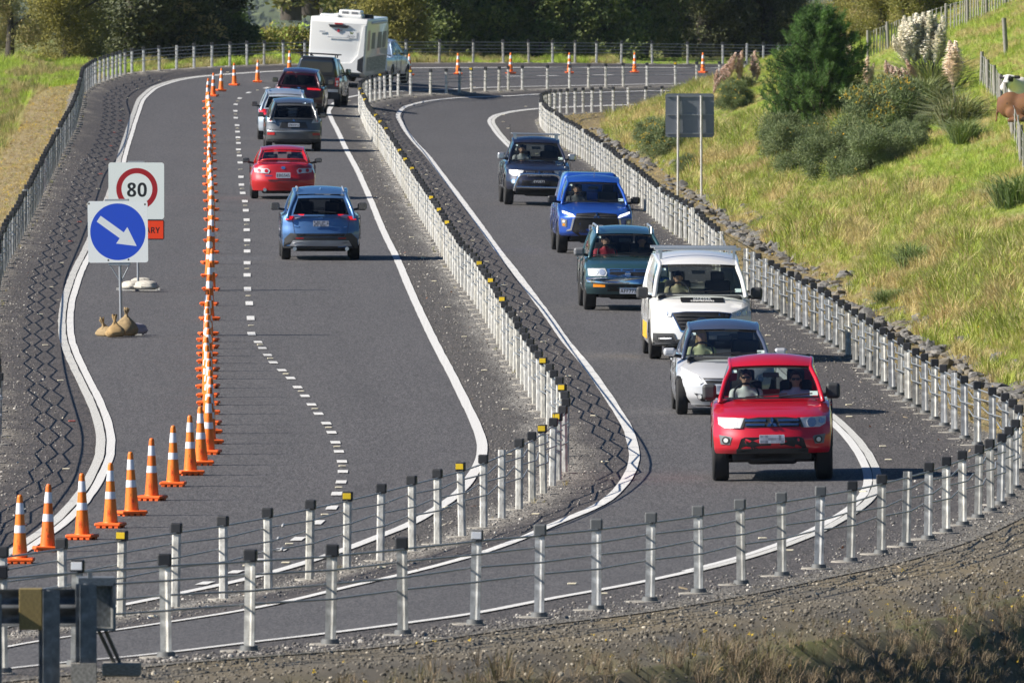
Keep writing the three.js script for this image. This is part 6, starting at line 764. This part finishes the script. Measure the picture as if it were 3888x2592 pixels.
// beyond the caravan
const MT = 'trees behind the far bend';
[[668, 900, 2.6, TW], [708, 930, 3.4, OL], [760, 940, 8, MG], [840, 930, 8, TW]].forEach(([u, D, w, c], i) => tree('distant_tree', `olive tree in the gap far behind the caravan, ${ordinal(i + 1)} from the left`, 'tree', put(u, D), { h: 13 + i % 3, w, n: 320, kind: clumps.leaf, clump: 0.8, colors: c, low: 0.08, lobes: 12 }, MT));
[[600, 735], [648, 742], [690, 738]].forEach(([u, D], i) => tree('bush', `low yellow green bush behind the far barrier, ${ordinal(i + 1)} from the left`, 'bush', put(u, D), { h: 1.0, w: 2.6, n: 150, kind: clumps.leaf, clump: 0.36, colors: [...OL, BG[0]], low: 0.05, lobes: 7 }, MT));
[[905, 742, 4.6, 4.4, OL], [968, 748, 4.8, 6.5, MG], [1030, 755, 4.8, 8, MG], [1100, 750, 5, 8.5, MG], [1168, 758, 5, 8.5, MG], [1240, 750, 5.2, 9, MG], [1318, 756, 5.2, 9, MG], [1392, 750, 5.2, 9, MG], [1470, 758, 5.2, 9, MG], [1545, 765, 5, 9, DK], [1615, 770, 5.2, 9, DK], [1690, 772, 5.4, 9, DK], [1765, 772, 5.4, 9, DK]].forEach(([u, D, w, h, c], i) => tree('conifer', `tall green conifer behind the far barrier, ${ordinal(i + 1)} to the right of the caravan`, 'tree', put(u, D), { h, w, n: 560, kind: i % 2 ? clumps.leaf : clumps.fine, clump: 0.5, colors: c, low: 0.02, lobes: 17, shape: (q) => 1 - 0.6 * q }, MT));
[[1000, 790], [1140, 795], [1280, 792], [1430, 798], [1580, 800], [1740, 798]].forEach(([u, D], i) => tree('conifer', `shadowy conifer of the back row behind the far bend, ${ordinal(i + 1)} from the left`, 'tree', put(u, D), { h: 11, w: 6.5, n: 360, kind: clumps.leaf, clump: 0.7, colors: DK, low: 0.03, lobes: 14 }, MT));
// hill shrubs behind the pampas
const HS = 'olive shrubs along the hill fence';
[[1770, 100, 2.4], [1840, 85, 2.8], [1925, 95, 2.9], [1975, 80, 3.0], [2030, 62, 3.0], [2085, 45, 2.8], [2135, 25, 2.6]].forEach(([u, v, h], i) => { const p = G(u, v + 22); tree('hill_shrub', `brownish olive shrub along the hill fence, ${ordinal(i + 1)} from the left`, 'shrub', p.add(V3(0, 0, -4)), { h: h * 1.15, w: 2.3, n: 300, kind: clumps.fine, clump: 0.3, colors: [...TW, ...OL], low: 0.05, lobes: 10 }, HS); });
// the young pine
{
  const base = G(1882, 318), D = -base.z, h = m2(318 - 18, D), t = thing('young_pine', 'bushy dark green young pine tree on the roadside hill', 'tree'); t.position.copy(base);
  part('trunk', trunkGeo(h * 0.97, 0.07), barkMat, t); const list = [], br = [];
  for (let k = 0; k < 17; k++) { const y = h * (0.04 + 0.9 * k / 17), R0 = m2(136, D) * Math.pow(1 - k / 18, 0.62) * (k < 2 ? 0.8 : 1), nB = 11; for (let b = 0; b < nB; b++) { const a = b / nB * 6.28 + k * 1.1 + rr(-0.3, 0.3), l = R0 * (rnd() < 0.25 ? rr(1.05, 1.3) : rr(0.55, 1.05)), e = V3(Math.cos(a) * l, y + l * rr(0.22, 0.42), Math.sin(a) * l), s = V3(0, y, 0); br.push(polyTube([s, s.clone().lerp(e, 0.5).add(V3(0, -0.03, 0)), e], 0.013, 4)); const n = 6 + Math.round(l * 8); for (let i = 0; i < n; i++) { const f = 0.3 + 0.7 * (i + 0.5) / n, p = s.clone().lerp(e, f).add(V3(rr(-0.1, 0.1), rr(-0.05, 0.1), rr(-0.1, 0.1))), d = e.clone().sub(s).normalize().multiplyScalar(0.8).add(V3(rr(-0.5, 0.5), rr(0.6, 1.5), rr(-0.5, 0.5))).normalize(), sc = rr(0.24, 0.4), m = rr(0.75, 1.3), c = f > 0.85 ? PN[1] : pick(PN); list.push({ p, q: new THREE.Quaternion().setFromUnitVectors(V3(0, 1, 0), d), s: [sc * 0.7, sc, sc * 0.7], c: c.map((q) => q * m) }); } } }
  for (let i = 0; i < 8; i++) list.push({ p: V3(rr(-0.08, 0.08), h * rr(0.88, 1), rr(-0.08, 0.08)), r: [rr(-0.3, 0.3), rnd() * 6, rr(-0.3, 0.3)], s: [0.22, 0.4, 0.22], c: PN[1] });
  part('branches', mergeGeometries(br), barkMat, t); scatter('needles', clumps.pine[0], leafMat, list, t);
}
// gorse
const GS = 'gorse bushes on the roadside hill';
[[2030, 312, 150, 150, 260, 'tall gorse bush with many yellow flowers right of the young pine'], [1795, 368, 105, 105, 10, 'grey green gorse bush in front of the pine, leftmost of its low row'], [1862, 392, 110, 115, 14, 'grey green gorse bush in front of the pine, second of its low row'], [1930, 412, 110, 110, 12, 'grey green gorse bush in front of the pine, third of its low row'], [1998, 400, 110, 110, 6, 'grey green gorse bush below the flowering gorse'], [2060, 372, 90, 90, 0, 'grey green gorse bush at the right end of the low row'], [2112, 330, 60, 70, 0, 'small gorse bush between the pampas and the flowering gorse'], [1530, 360, 92, 80, 110, 'yellow flowering gorse bush left of the sign posts'], [1500, 330, 60, 54, 40, 'small gorse bush left of the grey sign panel'], [1690, 252, 62, 74, 40, 'gorse bush to the right of the grey sign panel'], [1580, 400, 50, 50, 20, 'low gorse bush between the two sign posts']].forEach(([u, v, w, h, f, l]) => { const p = G(u, v), D = -p.z; tree('gorse_bush', l, 'bush', p, { h: m2(h, D), w: m2(w, D) * 1.15, n: 620, kind: clumps.spiky, clump: m2(w, D) * 0.15, colors: GO, low: 0.0, lobes: 20, ragged: 1, flowers: f * 3, trunk: 0.04, limbs: 3 }, GS); });
// pampas
const plumeGeo = (() => { const L = []; for (let i = 0; i < 260; i++) { const t = rnd(), c = V3(0.05 * Math.sin(t * 3), t, 0), a = rr(0, 6.28), r = 0.19 * Math.sin(Math.PI * Math.pow(clamp(t, 0.02, 0.98), 0.75)) + 0.02, d = V3(Math.cos(a) * r, rr(0.06, 0.2), Math.sin(a) * r), s = V3(-Math.sin(a), 0, Math.cos(a)).multiplyScalar(0.034), m = c.clone().addScaledVector(d, 0.6), e = c.clone().add(V3(d.x * 1.15, d.y * 0.5, d.z * 1.15)); L.push([c.clone().add(s), m.clone().add(s), m.clone().sub(s), c.clone().sub(s)], [m.clone().add(s), e, m.clone().sub(s)]); } return quads(L); })();
const plumeMats = [[0.95, 0.91, 0.78], [0.92, 0.80, 0.66], [0.78, 0.62, 0.52]].map((c) => new THREE.MeshPhysicalMaterial({ color: lin(...c), roughness: 0.95, transmission: 0.12, thickness: 0, side: THREE.DoubleSide }));
const pampTuft = tuftGeo(60, 0.25, 1.0, 0.014);
function pampas(label, u, v, plumes, leafPx, tone) {
  const base = G(u, v), D = -base.z, t = thing('pampas_grass', label, 'pampas', 'pampas grass on the roadside hill'); t.position.copy(base);
  scatter('leaves', pampTuft, bladeMat, Array.from({ length: 12 }, () => ({ p: V3(rr(-0.25, 0.25), 0, rr(-0.25, 0.25)), r: [rr(-0.25, 0.25), rnd() * 6, rr(-0.25, 0.25)], s: [m2(leafPx, D) * rr(0.8, 1.1), m2(leafPx, D) * rr(0.8, 1.2), m2(leafPx, D) * rr(0.8, 1.1)], c: pick([[0.22, 0.26, 0.09], [0.3, 0.3, 0.13], [0.17, 0.22, 0.07]]) })), t);
  plumes.forEach(([pu, pv, len, lean]) => { const e = V3(m2(pu - u, D), m2(v - pv, D), rr(-0.25, 0.25)), dir = V3(lean, 1, rr(-0.15, 0.15)).normalize(), L = m2(len, D), foot = e.clone().addScaledVector(dir, -L); const st = part('stem', polyTube([V3(rr(-0.1, 0.1), 0, rr(-0.1, 0.1)), foot.clone().multiplyScalar(0.55).add(V3(0, foot.y * 0.08, 0)), foot, e], 0.007, 4), paleBark, t); const p = part('plume', plumeGeo, plumeMats[tone ?? (rnd() < 0.7 ? 0 : 1)], st); p.position.copy(foot); p.quaternion.setFromUnitVectors(V3(0, 1, 0), dir); p.scale.set(L * 1.4, L * 1.05, L * 1.4); p.rotateY(rnd() * 6); });
}
pampas('largest pampas clump with a dense head of cream plumes', 2140, 240, [[2075, 62, 62, -0.25], [2090, 48, 66, -0.15], [2105, 40, 66, -0.05], [2120, 38, 66, 0.05], [2135, 36, 70, 0.02], [2150, 42, 70, 0.12], [2165, 44, 66, 0.2], [2083, 70, 60, -0.2], [2100, 60, 60, -0.1], [2128, 58, 60, 0.0], [2155, 62, 60, 0.12], [2055, 84, 42, -0.3], [2170, 66, 60, 0.18], [2112, 70, 54, -0.02], [2142, 74, 56, 0.06], ...Array.from({ length: 30 }, () => { const q = rr(-1, 1); return [2120 + q * 54, 38 + 12 * q * q + rr(0, 42), rr(58, 78), q * 0.24 + rr(-0.06, 0.06)]; })], 135, 0);
pampas('pampas clump with tall pinkish plumes left of the paddock fence', 2200, 300, [[2182, 104, 80, -0.05], [2195, 106, 82, 0.05], [2189, 118, 80, 0.0]], 110, 1);
pampas('pampas clump leaning left with brownish plumes beside the pine', 2130, 262, [[2042, 150, 44, -0.5], [2060, 158, 46, -0.7], [2085, 140, 44, -0.6], [2036, 142, 36, -0.2], [2075, 160, 40, -0.7]], 100, 2);
pampas('pampas clump with two pale plumes just right of the pine', 2010, 262, [[1995, 138, 62, -0.02], [2008, 150, 40, 0.15], [1990, 160, 40, -0.1]], 60, 1);
pampas('pampas clump with thin plumes rising behind the pine', 1950, 215, [[1938, 76, 34, -0.02], [1955, 90, 44, 0.05], [1948, 112, 30, -0.05], [1963, 118, 28, 0.05]], 60, 1);
pampas('pampas clump with pink plumes in front of the far road, behind the sign', 1700, 216, [[1688, 128, 52, 0.3], [1678, 140, 50, 0.35], [1705, 124, 60, 0.1], [1735, 124, 54, 0.05], [1738, 138, 44, -0.02], [1668, 152, 42, 0.5], [1648, 164, 34, 0.1], [1658, 178, 40, 0.55]], 60, 2);
// tussocks
[[2105, 625, 92, 'large grass tussock halfway up the bank above the rocks'], [2330, 478, 110, 'dark grass tussock on the bank at the right edge'], [2225, 330, 80, 'arching grass tussock below the paddock fence'], [2050, 700, 60, 'small grass tussock beside the rocks near the ditch']].forEach(([u, v, hp, l]) => { const p = G(u, v), D = -p.z, t = thing('grass_tussock', l, 'grass', 'big tussocks on the bank'); t.position.copy(p); scatter('leaves', pampTuft, bladeMat, Array.from({ length: 10 }, () => ({ p: V3(rr(-0.3, 0.3), 0, rr(-0.4, 0.4)), r: [rr(-0.2, 0.2), rnd() * 6, rr(-0.2, 0.2)], s: [m2(hp, D) * 0.8, m2(hp, D) * rr(0.8, 1.1), m2(hp, D) * 0.8], c: pick([[0.18, 0.26, 0.06], [0.25, 0.3, 0.08], [0.13, 0.2, 0.05]]) })), t); });
// ---------------------------------------------------------------- grass, flowers and gravel
const tall = tuftGeo(13, 0.12, 0.5, 0.011), short = tuftGeo(14, 0.16, 0.55, 0.013);
const gA = [], gB = [], gC = [], fl = [], lf = [];
function inView(x, D, m = 1.08) { return Math.abs(x) < D * 0.03267 * m; }
for (let i = 0; i < 300000; i++) {                       // roadside hill
  const D = 225 + 480 * Math.pow(rnd(), 1.5), d = 0.5 + 24 * Math.pow(rnd(), 1.25), x = T.RB.X(D) + d; if (!inView(x, D)) continue;
  if (D < 300 && rnd() > sstep(216, 250, D)) continue;
  const n1 = fbm(x * 0.5, D * 0.06), n2 = fbm(x * 1.7 + 40, D * 0.3), patch = fbm(x * 0.9 + 7, D * 0.11); const y = ground(x, D); let h, c;
  if (d < 2.3) { if (rnd() < 0.35) continue; h = rr(0.03, 0.09); c = rnd() < 0.85 ? [0.46, 0.36, 0.17] : [0.3, 0.3, 0.07]; }
  else { if (d < 3.1 && rnd() < 0.55) continue; const top = sstep(5.4, 7.6, d + 4 * n1), rough = clamp(0.55 + 1.6 * fbm(x * 0.35 + 21, D * 0.035) + 1.1 * fbm(x * 1.6 + 5, D * 0.22), 0.1, 1.7), dry = patch > -0.02 + 0.2 * rnd(); h = lerp(rr(0.2, 0.75) * rough + 0.08, rr(0.08, 0.3) * (0.5 + rough * 0.8), top); if (h < 0.15 && rnd() < 0.3) continue; c = dry ? pick([[0.62, 0.50, 0.22], [0.50, 0.39, 0.17], [0.46, 0.42, 0.13]]) : top > 0.5 ? pick([[0.34, 0.45, 0.045], [0.42, 0.52, 0.07], [0.26, 0.36, 0.04], [0.44, 0.44, 0.09]]) : pick([[0.32, 0.40, 0.04], [0.40, 0.46, 0.07], [0.24, 0.32, 0.03], [0.58, 0.52, 0.22]]); }
  const m = rr(0.75, 1.2); (h > 0.15 ? gA : gB).push({ p: V3(x, y - 0.02, -D), r: [rr(-0.2, 0.2), rnd() * 6.28, rr(-0.2, 0.2)], s: [h * 1.1 + 0.08, h, h * 1.1 + 0.08], c: c.map((q) => q * m) });
  if (d < 3 && rnd() < 0.02) fl.push({ p: V3(x, y + h, -D), s: [1.6, 1.2, 1.6], r: [rnd(), rnd() * 6, 0], c: [0.75, 0.5, 0.02] });
}
for (let i = 0; i < 110000; i++) {                       // left of the outer barrier and beyond the bend
  const D = 200 + 560 * Math.pow(rnd(), 0.7), d = 0.5 + 26 * Math.pow(rnd(), 1.5), x = T.LB.X(D) - d; if (!inView(x, D)) continue;
  const n1 = fbm(x * 0.5, D * 0.06), y = ground(x, D), far = D > 600; let h, c;
  if (d < 2.0 && !far) { if (rnd() < 0.3) continue; h = rr(0.04, 0.15); c = rnd() < 0.9 ? pick([[0.46, 0.36, 0.15], [0.52, 0.39, 0.10], [0.34, 0.25, 0.11], [0.6, 0.5, 0.26]]) : [0.28, 0.3, 0.06]; if (rnd() < 0.03) fl.push({ p: V3(x, y + h, -D), s: [1.9, 1.4, 1.9], r: [rnd(), rnd() * 6, 0], c: [0.75, 0.48, 0.02] }); }
  else { h = rr(0.2, 0.62) * clamp(0.8 + 2 * fbm(x * 0.5 + 31, D * 0.07), 0.3, 1.7); c = n1 + 0.25 * fbm(x * 1.5, D * 0.2) > (D > 540 ? 0.02 : 0.24) ? pick([[0.36, 0.48, 0.04], [0.30, 0.42, 0.035]]) : pick([[0.40, 0.33, 0.12], [0.27, 0.27, 0.06], [0.46, 0.38, 0.16], [0.20, 0.22, 0.05]]); if (far) h *= 0.8; if (D > 690 && x > 5) { h *= 0.4; c = [0.28, 0.42, 0.04]; } }
  const m = rr(0.75, 1.2); (h > 0.15 ? gA : gB).push({ p: V3(x, y - 0.02, -D), r: [rr(-0.2, 0.2), rnd() * 6.28, rr(-0.2, 0.2)], s: [h * 1.1 + 0.08, h, h * 1.1 + 0.08], c: c.map((q) => q * m) });
}
for (let i = 0; i < 110000; i++) {                        // foreground verge and bank
  const D = 118 + 130 * Math.pow(rnd(), 1.2), d = 0.2 + 11 * Math.pow(rnd(), 1.0), x = T.RB.X(D) + d; if (!inView(x, D, 1.12)) continue;
  const y = ground(x, D), n = fbm(x * 1.3, D * 0.25), slope = sstep(2.0, 3.6, d + n);
  if (rnd() < 0.7) { const r = rr(0.004, 0.012) * (1 + 1.1 * rnd() * rnd()), k = rr(0.6, 1.4); gC.push({ p: V3(x, y + r * 0.3, -D), r: [rnd() * 6, rnd() * 6, 0], s: [r * 1.4, r * 0.75, r * 1.5], c: (rnd() < 0.1 ? [0.46, 0.41, 0.32] : [0.165, 0.148, 0.12]).map((q) => q * k) }); }
  if (rnd() < 0.06 + 0.34 * slope * (n > -0.1 ? 1 : 0.2)) { const h = lerp(rr(0.02, 0.06), rr(0.07, 0.26) * (D < 165 ? 1.5 : 1), slope), c = pick([[0.30, 0.22, 0.13], [0.22, 0.165, 0.10], [0.17, 0.15, 0.06], [0.36, 0.28, 0.17]]), m = rr(0.6, 1.1); gA.push({ p: V3(x, y - 0.01, -D), r: [rr(-0.3, 0.3), rnd() * 6.28, rr(-0.3, 0.3)], s: [h * 1.2, h, h * 1.2], c: c.map((q) => q * m) }); if (rnd() < 0.025) fl.push({ p: V3(x, y + h, -D), s: [1.5, 1, 1.5], r: [rnd(), rnd() * 6, 0], c: [0.8, 0.55, 0.02] }); }
}
const leafOf = (n, w) => quads([[V3(-0.5, 0, -w), V3(0.5, 0.1, -w * 0.4), V3(0.6, 0.25, w), V3(-0.4, 0.05, w)]]);
for (const b of [medianBar, leftBar, farBar]) b.base.forEach((q, i) => { for (let k = 0; k < 3; k++) if (rnd() < (b === medianBar ? 0.16 : 0.3)) { const p = q.clone().add(V3(rr(-0.2, 0.2), 0, rr(-0.6, 0.6))), h = rr(0.04, 0.16); gB.push({ p, r: [0, rnd() * 6, 0], s: [h * 1.3, h, h * 1.3], c: pick([[0.22, 0.24, 0.05], [0.42, 0.34, 0.12], [0.3, 0.27, 0.07]]) }); } });
for (let i = 0; i < 150; i++) { const D = 150 + 350 * rnd(), t = rnd(), x = pick([() => lerp(T.RE.X(D), T.IE.X(D), t), () => lerp(T.LB.X(D), T.LE.X(D), t), () => lerp(T.OE.X(D), T.RB.X(D) + 1.5, t)])(); const s = rr(0.04, 0.11); lf.push({ p: V3(x, ground(x, D) + 0.03, -D), r: [rr(-0.3, 0.3), rnd() * 6, 0], s: [s, s, s * 0.6], c: pick([[0.30, 0.12, 0.05], [0.42, 0.33, 0.2], [0.24, 0.16, 0.09], [0.5, 0.45, 0.35]]) }); }
tag(scatter('long_grass', tall, bladeMat, gA), 'long green and straw coloured grass over the banks', 'grass'); tag(scatter('short_grass', short, bladeMat, gB), 'short dry grass on the verges', 'grass'); tag(scatter('gravel', new THREE.IcosahedronGeometry(1, 0), std([1, 1, 1], 0.9), gC), 'grey gravel on the foreground verge', 'gravel'); tag(scatter('dandelions', flowerGeo, flowerMat, fl), 'tiny yellow flowers dotted in the verge grass', 'flowers'); tag(scatter('fallen_leaves', leafOf(1, 0.3), bladeMat, lf), 'dead leaves and bark scraps on the shoulders', 'leaves');
// wooded hills far away, seen through the gap
{
  const hy = (x, D) => -190 + 330 * sstep(5200, 8200, D) * (0.75 + 0.5 * fbm(x * 0.0012 + 3, D * 0.0009)) + 14 * fbm(x * 0.012, D * 0.008);
  const g = sheet(60, 90, (i, j) => { const D = 5000 + 3600 * i / 59, x = (j / 89 - 0.5) * 2600, n = fbm(x * 0.01, D * 0.006), k = 1 + 0.5 * n; return [x, hy(x, D), -D, x / 40, D / 40, 0.075 * k, 0.10 * k, 0.035 * k]; });
  top('hills', g, std([1, 1, 1], 0.95, 0, { vertexColors: true }), 'wooded blue green hills far beyond the road', 'hill', null, 'structure');
  const L = []; for (let i = 0; i < 2600; i++) { const D = 5200 + 3000 * rnd(), x = (-0.0135 + rr(-0.022, 0.03)) * D, s = rr(5, 11), m = rr(0.7, 1.3); L.push({ p: V3(x, hy(x, D) + s * 0.5, -D), s: [s, s, s], r: [rnd(), rnd() * 6, rnd()], c: pick(WD).map((q) => q * m) }); }
  tag(scatter('far_wood', clumps.leaf[0], leafMat, L), 'wood covering the far hills in the gap behind the caravan', 'wood');
}
console.log('grass', gA.length, gB.length, gC.length, fl.length);
scene.fog = new THREE.FogExp2(0xc4d3ea, 0.00002);
renderer.render(scene, camera);
